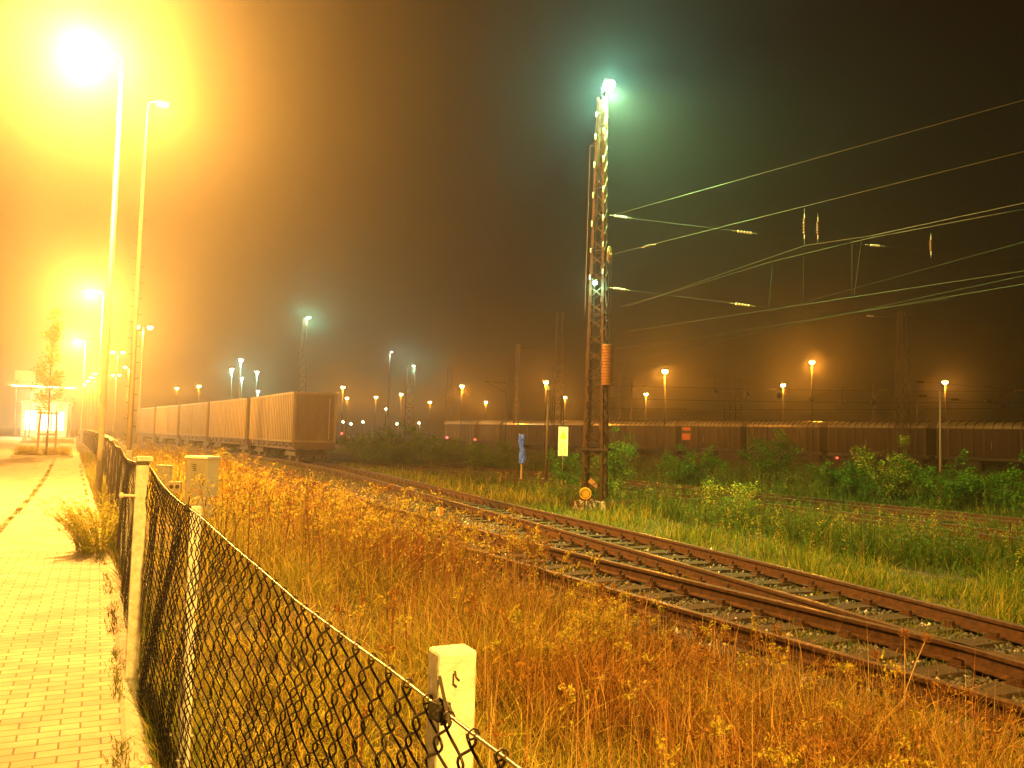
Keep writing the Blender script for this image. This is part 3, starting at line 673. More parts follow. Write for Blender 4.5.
# ------------------------------------------------------------------ fence
FX = spline([(0.53, 0.2), (0.545, 1.0), (0.56, 1.45), (0.53, 2.3), (0.42, 3.9), (0.36, 6.2), (0.345, 15), (0.25, 30), (-0.35, 60), (-1.3, 90)])
fence = thing('wire_fence', 'chain-link fence on white concrete posts running along the paving', 'fence', (0, 0, 0))
def fz(y):      # top of the mesh; it sags between the posts near the camera
    y = float(y)
    if y < 6.2: return float(np.interp(y, [0.2, 1.0, 1.3, 1.8, 2.3, 3.0, 3.75, 4.6, 5.4, 6.2], [1.24, 1.222, 1.203, 1.193, 1.197, 1.235, 1.288, 1.302, 1.33, 1.385]))
    return 1.385 - 0.07 * sstep((y - 6.2) / 2.5) + 0.02 * math.sin(y)
def chain_link(y0, y1, pitch, rw, amp, sub=6, nseg=3):
    """interlinked zig-zag wires, each a thin tube"""
    vs = []; fs = []; nv = 0; k = 0; y = y0
    while y < y1:
        top = fz(y); zz = []; hcell = pitch * (2.0 if y0 < 6 else 1.4); nh = int((top - 0.0) / hcell * 2)
        tt = np.arange(0, nh * sub + 1) / sub
        tri = np.abs(((tt + (k % 2) * 1.0) % 2) - 1) * 2 - 1        # -1..1 triangle wave
        tri = np.sin(tri * math.pi / 2) * 0.9 + tri * 0.1
        py = y + tri * pitch * 0.64 + 0.004 * np.sin(y * 40 + tt * 1.3) + 0.003 * np.sin(y * 91 + tt * 0.7)
        pz = top - tt * hcell / 2 + 0.006 * np.sin(y * 3.1 + tt)
        sag = 0.022 * np.sin(y * 2.0 + pz * 4) + 0.014 * np.sin(y * 5.3 + pz * 7) + 0.006 * np.sin(y * 17 + pz * 11)
        sag = sag * sstep((top - pz) / 0.25)
        px = np.array(FX(py)) - 0.035 + sag + amp * np.cos(tt * math.pi) * (1 if k % 2 else -1)
        P = np.stack([px, py, pz], 1)
        T = np.gradient(P, axis=0); T /= np.linalg.norm(T, axis=1)[:, None]
        U = np.cross(T, np.array([1.0, 0, 0])); U /= np.linalg.norm(U, axis=1)[:, None]; W = np.cross(T, U)
        an = 2 * np.pi * np.arange(nseg) / nseg
        ring = P[:, None] + rw * (U[:, None] * np.cos(an)[None, :, None] + W[:, None] * np.sin(an)[None, :, None])
        n = len(P); vs.append(ring.reshape(-1, 3))
        i = (np.arange(n - 1)[:, None] * nseg + np.arange(nseg)[None]).ravel(); j = (np.arange(n - 1)[:, None] * nseg + (np.arange(nseg)[None] + 1) % nseg).ravel()
        fs.append(np.stack([i, j, j + nseg, i + nseg], 1) + nv); nv += n * nseg
        y += pitch; k += 1
    return np.concatenate(vs), np.concatenate(fs)
va, fa = chain_link(0.3, 6.15, 0.053, 0.0026, 0.004, 8, 5)
fast_mesh('mesh_panel', va, fa, M['fencewire'], parent=fence, smooth=True)
va, fa = chain_link(6.3, 34.0, 0.055, 0.0024, 0.004, 2, 3)
fast_mesh('mesh_panel', va, fa, M['fencewire'], parent=fence)
va, fa = chain_link(34.0, 88.0, 0.16, 0.006, 0.004, 1, 3)
fast_mesh('mesh_panel', va, fa, M['fencewire'], parent=fence)
for nm, off, zz in (('top_wire', -0.035, 0.0),):
    mb = MB(); mb.tube([(float(FX(y)) + off, y, fz(y) + 0.003) for y in np.arange(0.3, 88, 0.22)], 0.0032, None, 6); mb.build(nm, M['barewire'], fence, True)
mb = MB(); mb.tube([(float(FX(y)) - 0.03, y, 0.62 + 0.01 * math.sin(y)) for y in np.arange(0.3, 88, 0.4)], 0.0025, None, 4); mb.build('middle_wire', M['fencewire'], fence)
# tie loops and clips on the top wire near the camera
for y in np.arange(0.42, 5.0, 0.106):
    mb = MB(); c = Vector((float(FX(y)) - 0.035, y, fz(y) + 0.002))
    mb.tube([c + Vector((math.cos(a) * 0.008, 0.006 * a / 6.3 * 2, math.sin(a) * 0.009)) for a in np.linspace(0, 7, 9)], 0.0018, None, 4)
    mb.build('wire_loop', M['fencewire'], fence)
def fence_post(y, top, w=0.07, label=None, d=0.056, off=0.0):
    x = float(FX(y)) + off; mb = MB()
    b = w * 0.0
    mb.box((x, y, top / 2 - 0.15), (w, d, top + 0.3)); o = mb.build('fence_post', M['concrete'], fence, bevel=0.006)
    if label: o['label'] = label
    return o
fence_post(1.38, 1.285, 0.070, 'nearest white concrete post at the bottom of the picture', off=0.008)
fence_post(4.1, 1.30, 0.05)
p = fence_post(6.2, 1.43, 0.08, 'taller pale post with a sloping cap and side brackets', 0.08, -0.085)
mb = MB()
mb.box((float(FX(6.2)) - 0.075, 6.19, 1.442), (0.10, 0.16, 0.03)); mb.build('post_cap', M['concrete'], p, bevel=0.004)
for z in (1.2,):
    mb = MB(); x = float(FX(6.2)) - 0.12; mb.tube([(x, 6.14, z), (x - 0.08, 6.12, z + 0.004)], 0.009, None, 8); mb.ball((x - 0.085, 6.12, z + 0.005), 0.018, None, 8); mb.build('bracket', M['cabinet'], p)
for y in np.arange(8.7, 88, 2.5): fence_post(float(y), 1.37, 0.07)
# tension clamps where the top wire meets the posts
for y in (1.34, 4.1):
    mb = MB(); c = (float(FX(y)) - 0.035, y - 0.03, fz(y) + 0.0)
    for k in range(3):
        a = k * 2.1; mb.tube([(c[0] + 0.012 * math.cos(a + u), c[1] + 0.02 * (u - 2) / 3, c[2] + 0.016 * math.sin(a + u)) for u in np.linspace(0, 5.5, 9)], 0.003, None, 5)
    mb.tube([(c[0] - 0.01, c[1] - 0.06, c[2]), (c[0] + 0.01, c[1] + 0.04, c[2] + 0.045)], 0.003, None, 5)
    mb.box((c[0], c[1] + 0.01, c[2]), (0.022, 0.03, 0.028), 0.3)
    mb.build('wire_clamp', M['darksteel'], fence)
mb = MB(); mb.tube([(float(FX(1.37)) - 0.0, 1.347, 1.255), (float(FX(1.37)) - 0.0, 1.340, 1.246), (float(FX(1.37)) + 0.006, 1.341, 1.24)], 0.002, None, 6); mb.build('hook', M['rust'], fence)

# ------------------------------------------------------------------ cabinets behind the fence
def cabinet():
    p = at(200, 520, -0.03); zz = size_at(p); s = 30 * zz / F; ang = R(-18)
    h = EYE - (457 - (426 + .026 * 101)) * zz / F + 0.03
    t = thing('cable_cabinet', 'cream roadside cable cabinet with an overhanging lid among the weeds', 'cable cabinet', (p[0], p[1], -0.05), -YAW + ang)
    mb = MB(); mb.box((0, 0, h / 2), (s * 0.86, 0.34, h)); body = mb.build('body', M['cabinet'], t, bevel=0.01)
    mb = MB(); mb.box((0, 0, h + 0.02), (s * 0.97, 0.42, 0.05), taper=0.9); mb.build('lid', M['cabinet'], t, bevel=0.01)
    mb = MB(); mb.box((s * 0.12, -0.178, h * 0.56), (s * 0.56, 0.014, h * 0.78)); d = mb.build('door', M['cabinet'], t, bevel=0.004)
    mb = MB(); mb.box((s * 0.32, -0.19, h * 0.62), (0.022, 0.02, 0.10)); mb.build('handle', M['darksteel'], d)
    mb = MB(); mb.box((-s * 0.33, -0.178, h * 0.55), (s * 0.1, 0.016, h * 0.84)); mb.build('corner_rib', M['cabinet'], t, bevel=0.003)
    for k in range(4):
        mb = MB(); mb.box((-s * 0.05 + 0.0, -0.189, h * 0.9 - k * 0.035), (0.08, 0.008, 0.012)); mb.build('vent', M['darksteel'], d)
    # small pale marker block leaning against it
    q = at(197, 512, 0.0) * 0.93
    # short post and meter box
    p2 = at(163, 510, -0.03); z2 = size_at(p2); h2 = EYE - (465 - 428) * z2 / F
    t2 = thing('short_concrete_post', 'short blunt concrete post just right of the tall capped fence post', 'post', (p2[0], p2[1], -0.05), -YAW)
    mb = MB(); mb.box((0, 0, h2 / 2), (12 * z2 / F, 0.12, h2 + 0.05)); mb.build('shaft', M['concrete'], t2, bevel=0.01)
    mb = MB(); mb.box((0, 0, h2 + 0.035), (15 * z2 / F, 0.15, 0.025)); mb.build('cap', M['concrete'], t2, bevel=0.005)
    p3 = at(174, 512, -0.03); z3 = size_at(p3); hb = EYE - (484 - 428) * z3 / F
    t3 = thing('meter_box', 'small pale box with two dark round openings on a thin stake', 'meter box', (p3[0], p3[1], -0.05), -YAW)
    w3 = 12 * z3 / F
    mb = MB(); mb.box((0, 0, hb), (w3, 0.08, w3 * 0.9)); bx = mb.build('housing', M['cabinet'], t3, bevel=0.004)
    for sx in (-1, 1): mb = MB(); mb.lathe([(w3 * 0.17, 0), (w3 * 0.17, 0.012)], (sx * w3 * 0.24, -0.041, hb), None, 12, (0, -1, 0)); mb.build('opening', M['darksteel'], bx)
    mb = MB(); mb.tube([(0, 0, 0), (0, 0, hb)], 0.012, None, 6); mb.build('stake', M['concrete'], t3)
    p4 = at(198, 535, -0.03); z4 = size_at(p4); h4 = EYE - (495 - 428.5) * z4 / F
    t4 = thing('marker_stone', 'pale concrete marker stone in front of the cable cabinet', 'marker post', (p4[0], p4[1], -0.05), -YAW + 0.3)
    mb = MB(); mb.box((0, 0, h4 / 2), (11 * z4 / F, 0.1, h4), taper=0.92); mb.build('shaft', M['concrete'], t4, bevel=0.012)
    mb = MB(); mb.box((0, 0, h4 + 0.015), (9 * z4 / F, 0.08, 0.03), taper=0.6); mb.build('tip', M['concrete'], t4, bevel=0.004)
cabinet()

# ------------------------------------------------------------------ street lamps along the paving
def street_lamp(x, y, H, label, power, group, dirx=-1, pr=0.075, armlen=0.9, pole_r2=0.05):
    t = thing('street_lamp', label, 'street lamp', (x, y, 0), 0, group)
    mb = MB(); mb.tube([(0, 0, -0.1), (0, 0, 1.1), (0, 0, 1.12), (0, 0, H - 0.3)], 0, None, 12, [pr, pr * 0.97, pr * 0.86, pole_r2]); pl = mb.build('pole', M['pole'], t, True)
    mb = MB(); mb.box((0, -pr - 0.002, 0.75), (0.07, 0.012, 0.32)); mb.build('service_door', M['pole'], pl, bevel=0.003)
    mb = MB(); mb.lathe([(pr + 0.03, 0), (pr + 0.03, 0.02), (pr + 0.005, 0.04)], (0, 0, 0.0), None, 14); mb.build('collar', M['galv'], pl)
    mb = MB(); mb.tube([(0, 0, H - 0.35), (0, 0, H - 0.1), (dirx * 0.12, 0, H + 0.02), (dirx * armlen * 0.6, 0, H + 0.07)], 0.03, None, 8); mb.build('arm', M['pole'], t, True)
    mb = MB(); hx = dirx * (armlen * 0.5 + 0.32)
    mb.lathe([(0.02, 0.13), (0.07, 0.12), (0.11, 0.06), (0.12, 0.0)][::-1], (0, 0, 0), None, 12)
    mb.v = [(v[0] * 2.9 + hx, v[1], v[2] + H + 0.03) for v in mb.v]; mb.build('lamp_head', M['lamp_body'], t, True)
    mb = MB(); mb.lathe([(0.02, -0.08), (0.06, -0.07), (0.085, -0.03), (0.09, 0.0)], (0, 0, 0), None, 12)
    mb.v = [(v[0] * 2.6 + hx, v[1] * 1.3, v[2] * 1.6 + H + 0.028) for v in mb.v]; mb.build('lamp_bowl', M['sodium_glow'], t, True)
    lamp_light((hx, 0, H - 0.2), power * (PW['near'] if power > 80000 else PW['row'] if power > 50000 else PW['back'] if power == 26000 else PW['far']), SOD_NEAR if power == 26000 else SOD_GLARE if power > 50000 else SOD, t, 0.1)
    return t
SL = 'street lamps along the paving'
H0 = 10.0
pA = at(98, 500, 0.0); HA = 10.2
street_lamp(pA[0], pA[1], HA, 'nearest street lamp, its glare filling the top left corner', 90000, SL)
for (px, py, lab, pw) in [(90, 291, 'second street lamp of the row, glowing just left of the near pole', 60000), (77, 341, 'third street lamp of the row, above the young tree\'s right side', 60000)]:
    q = at(px, py, H0); street_lamp(q[0] + 0.77, q[1], H0, lab, pw, SL)
for px, py, lab in [(95, 374, 'farthest but three of the street lamps bunched beside the near pole'), (91, 377.5, 'street lamp third from the end of the bunched far row'),
                    (87.5, 381, 'street lamp next to last in the bunched far row'), (84.5, 384.5, 'farthest street lamp at the end of the bunched row')]:
    q = at(px, py, H0); street_lamp(q[0] + 0.77, q[1], H0, lab, 30000, SL)
# the same row goes on behind the photographer
street_lamp(-0.05, -4.2, 8.0, 'street lamp of the same row standing behind the viewpoint', 26000, SL, dirx=1)

# ------------------------------------------------------------------ masts and yard lamps
def lattice(mb, w0, w1, H, bays, leg=0.035, br=0.012, z0=0.0, d0=None, d1=None, n=4):
    d0 = d0 or w0; d1 = d1 or w1
    def c(sx, sy, t): w = (w0 + (w1 - w0) * t) / 2; d = (d0 + (d1 - d0) * t) / 2; return (sx * w, sy * d, z0 + (H - z0) * t)
    cs = [(-1, -1), (1, -1), (1, 1), (-1, 1)]
    for s in cs: mb.bar(c(*s, 0), c(*s, 1), leg, None, n)
    for i in range(bays):
        t0, t1 = i / bays, (i + 1) / bays
        for k in range(4):
            a, b = cs[k], cs[(k + 1) % 4]
            mb.bar(c(*a, t0), c(*b, t1), br); mb.bar(c(*b, t0), c(*a, t1), br)
            if i % 3 == 0: mb.bar(c(*a, t0), c(*b, t0), br)
    for k in range(4): mb.bar(c(*cs[k], 1), c(*cs[(k + 1) % 4], 1), br)

YL = 'orange yard lamps across the railway yard'
def yard_lamp(px, py, H, label, power=9000, color=SOD2, double=False, pole=0.07, group=YL, rz=0.0, foot=None):
    p = at(px, py, H); t = thing('yard_lamp', label, 'yard lamp', (p[0], p[1], BASE), rz - YAW, group); h = H - BASE
    mb = MB(); mb.tube([(0, 0, 0), (0, 0, h * 0.5), (0, 0, h + 0.1)], 0, None, 8, [pole, pole * 0.8, pole * 0.6]); mb.build('mast', M['galv'] if color != SOD2 else M['darksteel'], t, True)
    xs = (-0.75, 0.75) if double else (0.0,)
    if double: mb = MB(); mb.tube([(-0.6, 0, h + 0.13), (0.6, 0, h + 0.13)], 0.03, None, 6); mb.build('cross_arm', M['darksteel'], t)
    for x in xs:
        mb = MB(); mb.lathe([(0.36, 0.0), (0.34, 0.06), (0.16, 0.18), (0.08, 0.26)], (x, 0, h + 0.06), None, 12); mb.build('lamp_head', M['lamp_body'], t, True)
        mb = MB(); mb.lathe([(0.10, -0.30), (0.24, -0.22), (0.29, -0.08), (0.28, 0.0)], (x, 0, h + 0.058), None, 12); mb.build('lamp_bowl', M['sodium_glow'] if color != MER else M['mercury_glow'], t, True)
    lamp_light((0, -0.15, h - 0.5), power * PW['twin' if double else 'cluster' if color == MER else 'yard'], color, t, 0.2)
    if foot: mb = MB(); mb.lathe([(pole + 0.05, 0), (pole + 0.05, foot), (pole + 0.01, foot + 0.05)], (0, 0, 0), None, 10); mb.build('painted_foot', M['concrete'], t)
    return t
for px, py, H, lab, pw in [
    (665, 371, 8.5, 'orange yard lamp with a dark pole, first to the right of the steel mast', 30000),
    (646, 394, 8.5, 'dimmer orange lamp just right of the steel mast, lower than its bright neighbour', 16000),
    (812, 362, 11.0, 'highest orange yard lamp, right of centre above the dark wagons', 36000),
    (783, 385, 9.4, 'reddish yard lamp just lower left of the highest one at right', 18000),
    (945, 382, 9.0, 'rightmost orange yard lamp, over the wagons near the right edge', 16000),
    (565, 397, 8.5, 'small orange lamp seen between the thin pole and the steel mast', 16000),
    (546, 382, 8.5, 'orange lamp right above the thin pole beside the cream sign', 18000),
    (486, 402, 8.5, 'orange lamp above the two pale wagons left of the blue wrapped post', 20000),
    (462, 386, 8.5, 'bright orange lamp left of the pale wagons, right of the green-white one', 24000),
    (430, 402, 8.5, 'small orange lamp just right of the lit green-white mast', 14000),
    (401, 394, 8.5, 'faint orange lamp just left of the green-white lit mast', 12000),
    (376, 397, 8.5, 'small orange lamp between the container train and the thin tall post', 14000),
    (343, 387, 8.5, 'orange lamp at the top right corner of the front container', 16000),
    (347, 398, 8.5, 'lower of the two orange lamps at the front container\'s right edge', 12000),
    (199, 386, 8.5, 'small orange lamp above the gap in the middle of the container train', 10000),
    (177, 388, 8.5, 'small orange lamp above the far containers, left of its pair', 10000)]:
    yard_lamp(px, py, H, lab, pw)
DL = 'twin-headed lamps behind the near poles'
for px, py, H, lab, pw in [(143.5, 327, 13, 'large twin-headed lamp crossing the step-bolt mast', 9000), (118, 352, 13, 'upper small twin-headed lamp right of the near pole', 9000),
                           (129, 367, 13, 'small twin-headed lamp midway between near pole and mast', 9000), (116, 375, 13, 'lowest small twin-headed lamp beside the near pole', 8000)]:
    yard_lamp(px, py, H, lab, pw, SOD, True, 0.09, DL)
GLp = 'green-white lamps over the containers'
for px, py, H, lab, pw in [(241, 360, 12, 'topmost green-white lamp of the cluster above the containers', 12000), (232, 369, 12, 'leftmost green-white lamp of the cluster above the containers', 12000),
                           (242, 378, 12, 'lower middle green-white lamp of the cluster above the containers', 12000), (257, 372, 12, 'rightmost green-white lamp of the cluster above the containers', 12000),
                           (258, 391, 10, 'lowest green-white lamp, touching the container roof line', 9000)]:
    yard_lamp(px, py, H, lab, pw, MER, False, 0.12, GLp)

LM = 'lattice masts across the yard'
def far_mast(px, pyt, H, label, w0=0.9, w1=0.35, lamp=None, power=9000, arm=None, bays=16, n=4, insul=False):
    p = at(px, pyt, H); t = thing('lattice_mast', label, 'lattice mast', (p[0], p[1], BASE), -YAW + 0.2, LM); h = H - BASE
    mb = MB(); lattice(mb, w0, w1, h, bays, 0.05, 0.022); mb.build('lattice_frame', M['steelrust'], t)
    if arm:
        mb = MB(); mb.tube([(arm[0], 0, h - 0.5), (arm[1], 0, h - 0.5)], 0.04, None, 5); ar = mb.build('cross_arm', M['steelrust'], t)
        if insul: mb = MB(); mb.lathe([(0.05, -0.3), (0.09, -0.2), (0.05, -0.1), (0.09, 0), (0.05, 0.1), (0.09, 0.2), (0.05, 0.3)], (arm[0], 0, h - 0.5), None, 8, (1, 0, 0)); mb.build('insulator', M['white_glaze'], ar)
    if lamp:
        mb = MB(); mb.box((0.35, -0.1, h + 0.1), (0.5, 0.4, 0.14), 0, None, (0.3, 0)); mb.build('floodlight', M['lamp_body'], t, bevel=0.02)
        mb = MB(); mb.box((0.36, -0.16, h + 0.02), (0.40, 0.3, 0.03), 0, None, (0.3, 0)); mb.build('floodlight_lens', M['mercury_glow'], t)
        lamp_light((0.38, -0.3, h - 0.22), power * PW['mer'], MER, t, 0.15)
    return t
far_mast(305, 318, 13, 'lattice mast with a green-white floodlight rising behind the front container', lamp=True, power=30000)
far_mast(411, 366, 11, 'lattice mast lit green-white by its own floodlight, centre left', w0=1.3, w1=1.0, lamp=True, power=26000, bays=12)
far_mast(560, 313, 14, 'tall unlit lattice mast between the thin pole and the steel mast', w0=1.1, w1=0.5)
far_mast(902, 312, 13, 'lattice mast with a long cross arm at right, behind the wagons', w0=1.0, w1=0.4, arm=(-3.0, 3.0), insul=True)
far_mast(518, 345, 14, 'slim faint lattice mast left of centre behind the wagons', w0=0.7, w1=0.4, arm=(-0.6, 2.0))
far_mast(733, 376, 13, 'faint twin-legged mast in the haze behind the pale wagon roofs', w0=2.2, w1=1.9, bays=5, arm=(-5, 5))
far_mast(450, 365, 14, 'thick faint orange mast in the haze left of centre', w0=1.0, w1=0.7)
far_mast(619, 375, 12, 'faint mast directly right of the tension weights in the haze', w0=0.7, w1=0.5, arm=(-3, 3))

SM = 'steel poles in the yard'
def plain_pole(px, pyt, H, label, r_=0.09, lamp=None, arm=None, group=SM, mat='darksteel', base=BASE):
    p = at(px, pyt, H); t = thing('steel_pole', label, 'pole', (p[0], p[1], base), -YAW, group); h = H - base
    mb = MB(); mb.tube([(0, 0, 0), (0, 0, h * .5), (0, 0, h)], 0, None, 8, [r_, r_ * 0.8, r_ * 0.6]); mb.build('shaft', M[mat], t, True)
    mb = MB(); mb.lathe([(r_ * 0.9, 0), (r_ * 0.9, 0.06), (r_ * 0.3, 0.12)], (0, 0, h), None, 8); mb.build('cap', M[mat], t)
    if arm: mb = MB(); mb.tube([(0, 0, h - 0.6), (arm, 0, h - 0.4)], r_ * 0.4, None, 5); mb.tube([(0, 0, h - 1.6), (arm * 0.9, 0, h - 0.5)], r_ * 0.3, None, 5); mb.build('bracket_arm', M[mat], t)
    if lamp:
        mb = MB(); mb.box((0.2, 0, h + 0.05), (0.5, 0.2, 0.1)); mb.build('lamp_head', M['lamp_body'], t)
        mb = MB(); mb.box((0.25, 0, h - 0.012), (0.3, 0.15, 0.02)); mb.build('lamp_lens', M['white_glow'], t)
        lamp_light((0.25, -0.1, h - 0.25), lamp * 0.2, (0.8, 1, 0.8), t, 0.1)
    return t
plain_pole(390, 352, 12, 'tall thin pole with a faint white lamp right of the container train', 0.11, lamp=1500)
plain_pole(507, 378, 8, 'slim pole with a bracket arm standing behind the pale wagons', 0.08, arm=-2.5)
plain_pole(632, 382, 9, 'faint pole just right of the steel mast in the haze', 0.09, arm=2.0)
plain_pole(685, 408, 6.5, 'short dark pole poking over the pale wagon roof', 0.07)
plain_pole(873, 385, 8.5, 'faint pole with a bracket left of the mast with the long arm', 0.09, arm=2.4)
plain_pole(917, 402, 6.8, 'short pole with a bracket between the two right-hand lamps', 0.08, arm=1.5)
plain_pole(940, 392, 6.2, 'dark pole with a pale foot in front of the rightmost wagons', 0.10, mat='concrete')
# step-bolt mast behind the fence
pm = at(158, 103, 13.2)
def bolt_mast():
    x, y = pm[0] - 0.35, pm[1]
    t = thing('lamp_mast', 'tall pale mast with step bolts standing just behind the fence', 'lamp mast', (x, y, -0.1)); H = 13.3
    mb = MB(); mb.tube([(0, 0, 0), (0, 0, H * .4), (0, 0, H)], 0, None, 12, [0.10, 0.08, 0.045]); pl = mb.build('mast', M['pole'], t, True)
    for k in range(30):
        mb = MB(); z = 1.2 + k * 0.28; s = -1 if k % 2 else 1; r_ = 0.1 - 0.055 * z / H
        mb.tube([(s * (r_ - 0.01), 0, z), (s * (r_ + 0.1), 0, z), (s * (r_ + 0.1), 0, z + 0.03)], 0.011, None, 5); mb.build('step_bolt', M['darksteel'], pl)
    mb = MB(); mb.tube([(0, 0, H - 0.2), (0.12, 0, H + 0.02), (0.35, 0, H + 0.06)], 0.03, None, 8); mb.build('arm', M['pole'], t, True)
    mb = MB(); mb.box((0.5, 0, H + 0.06), (0.45, 0.26, 0.12)); mb.build('lamp_head', M['lamp_body'], t, bevel=0.02)
    mb = MB(); mb.box((0.5, 0, H - 0.02), (0.36, 0.2, 0.04)); mb.build('lamp_lens', M['sodium_glow'], t)
    lamp_light((0.5, 0, H - 0.18), 14000 * PW['bolt'], SOD, t, 0.1)
bolt_mast()

# ------------------------------------------------------------------ the main steel mast
PB = at(594, 508, BASE + 0.05); PX, PY = float(PB[0]), float(PB[1]); PZ = size_at(PB)
ptop = EYE + (439 - 88) * PZ / F
pyl = thing('steel_mast', 'rusty lattice steel mast with a green-white floodlight on top, beside the tracks', 'lattice mast', (PX, PY, BASE), -YAW - R(24))
def main_mast():
    h = ptop - BASE; t = pyl
    w0, w1, d0, d1 = 0.66, 0.25, 0.52, 0.22
    def c(sx, sy, u): return Vector((sx * (w0 + (w1 - w0) * u) / 2, sy * (d0 + (d1 - d0) * u) / 2, h * u))
    cs = [(-1, -1), (1, -1), (1, 1), (-1, 1)]
    for s in cs:       # each leg an angle section: two thin plates
        mb = MB(); a, b = c(*s, 0), c(*s, 1); q = 0.075
        for ax in (0, 1):
            vs = []
            for pnt in (a, b):
                inward = Vector((-s[0] * q, 0, 0)) if ax == 0 else Vector((0, -s[1] * q, 0))
                th = Vector((0, -s[1] * 0.009, 0)) if ax == 0 else Vector((-s[0] * 0.009, 0, 0))
                o = Vector((0, 0, 0)) if ax == 0 else Vector((0, -s[1] * 0.010, 0))
                vs += [pnt + o, pnt + inward + o, pnt + inward + th + o, pnt + th + o]
            mb.add(vs, [(0, 1, 2, 3), (4, 7, 6, 5), (0, 4, 5, 1), (1, 5, 6, 2), (2, 6, 7, 3), (3, 7, 4, 0)])
        mb.build('corner_leg', M['steelrust'], t)
    mb = MB(); bays = 26
    for i in range(bays):
        t0, t1 = (i + 0.1) / bays, (i + 0.9) / bays
        for k in range(4):
            a, b = cs[k], cs[(k + 1) % 4]
            mb.bar(c(*a, t0), c(*b, t1), 0.016); mb.bar(c(*b, t0), c(*a, t1), 0.016)
            if i % 4 == 0: mb.bar(c(*a, t0), c(*b, t0), 0.018)
    mb.build('cross_bracing', M['steelrust'], t)
    mb = MB()
    for i in range(1, bays, 2):
        for k in (0, 1): a = c(*cs[k], i / bays); mb.box((a.x + (0.05 if k == 0 else -0.05), a.y - 0.012, a.z), (0.1, 0.01, 0.13))
    mb.build('gusset_plates', M['steelrust'], t)
    mb = MB(); mb.box((0, 0, 0.12), (1.0, 0.85, 0.3), taper=0.9); mb.build('foundation', M['concrete'], t, bevel=0.02)
    z = 1.72; mb = MB(); 
    for sy in (-1, 1): mb.box((0, sy * 0.30, z), (0.95, 0.04, 0.07))
    for sx in (-1, 1): mb.box((sx * 0.36, 0, z), (0.04, 0.56, 0.06))
    mb.build('clamp_band', M['darksteel'], t)
    # small white porcelain insulators up both sides
    zt = [(0.955, 0.8), (0.90, 1), (0.83, 1), (0.755, 1), (0.685, 1), (0.62, 0.8), (0.555, 0.8)]
    for u, s_ in zt:
        for sx in (-1, 1):
            a = c(sx, -1, u + (0.012 if sx > 0 else 0)); mb = MB()
            mb.lathe([(0.012, -0.09 * s_), (0.028 * s_, -0.06 * s_), (0.03 * s_, 0.05 * s_), (0.014, 0.09 * s_)], (a.x - sx * 0.02, a.y - 0.045, a.z), None, 8); mb.build('insulator', M['white_glaze'], t, True)
    # top floodlight
    mb = MB(); mb.tube([(0.1, 0, h - 0.1), (0.2, -0.05, h + 0.36)], 0.02, None, 6); mb.build('lamp_bracket', M['steelrust'], t)
    mb = MB(); mb.lathe([(0.05, 0.22), (0.09, 0.16), (0.15, 0.05), (0.17, 0.0)][::-1], (0.22, -0.06, h + 0.34), None, 14, (-0.45, 0.2, 0.85)); mb.build('floodlight', M['lamp_body'], t, True)
    mb = MB(); mb.lathe([(0.08, -0.12), (0.16, -0.07), (0.18, 0.0)], (0.22, -0.06, h + 0.335), None, 14, (-0.45, 0.2, 0.85)); mb.build('floodlight_lens', M['mercury_glow'], t, True)
    lamp_light((0.24, -0.14, h + 0.18), 1600, MER, t, 0.09)
    lamp_light((0.30, -0.10, h + 0.16), 17000, (0.52, 1.0, 0.22), t, 0.09, spot=R(140), aim=(0.6, 0.35, -0.9))
    # small lower lamp
    zl = h * 0.535; zl = (EYE + (439 - 282) * PZ / F) - BASE
    mb = MB(); mb.lathe([(0.05, 0.12), (0.07, 0.03), (0.075, 0)][::-1], (0.0, -0.30, zl), None, 10, (0, 0.6, 0.8)); mb.build('work_lamp', M['lamp_body'], t, True)
    mb = MB(); mb.lathe([(0.02, -0.04), (0.055, -0.02), (0.065, 0)], (0.0, -0.302, zl - 0.004), None, 10, (0, 0.6, 0.8)); mb.build('work_lamp_lens', M['mercury_glow'], t, True)
    mb = MB(); mb.tube([(0, -0.26, zl + 0.08), (0, -0.2, zl + 0.1), (0.1, -0.18, zl + 0.1)], 0.012, None, 5); mb.build('work_lamp_bracket', M['darksteel'], t)
    lamp_light((0.0, -0.42, zl - 0.1), 350 * 0.15, MER, t, 0.05)
    # side bracket with downlead, upper left
    zb = (EYE + (439 - 137) * PZ / F) - BASE
    mb = MB(); mb.tube([(-0.12, 0, zb + 0.12), (-0.34, 0, zb), (-0.12, 0, zb - 0.03)], 0.012, None, 5); mb.tube([(-0.34, 0, zb), (-0.37, 0, zb - 2.6), (-0.40, 0, zb - 5.0)], 0.006, None, 4); mb.build('downlead', M['galv'], t)
    # tensioning wheel and weights, right side
    zw = (EYE + (439 - 253) * PZ / F) - BASE; xw = 0.34
    mb = MB(); n = 26
    mb.tube([(xw, -0.05 + 0.20 * math.cos(a), zw + 0.30 * math.sin(a) * 0.8) for a in np.linspace(0, 2 * math.pi, n)], 0.022, None, 6)
    for a in np.linspace(0, math.pi, 4, endpoint=False): mb.tube([(xw, -0.05 - 0.2 * math.cos(a), zw - 0.24 * math.sin(a)), (xw, -0.05 + 0.2 * math.cos(a), zw + 0.24 * math.sin(a))], 0.012, None, 5)
    mb.lathe([(0.05, -0.05), (0.05, 0.05)], (xw, -0.05, zw), None, 8, (1, 0, 0)); wh = mb.build('tension_wheel', M['tar'], t, True)
    mb = MB(); mb.box((xw - 0.12, -0.05, zw + 0.02), (0.24, 0.06, 0.06)); mb.build('wheel_bracket', M['steelrust'], t)
    z1 = (EYE + (439 - 344) * PZ / F) - BASE; z0 = (EYE + (439 - 385) * PZ / F) - BASE
    nn = 14; hh = (z1 - z0) / nn
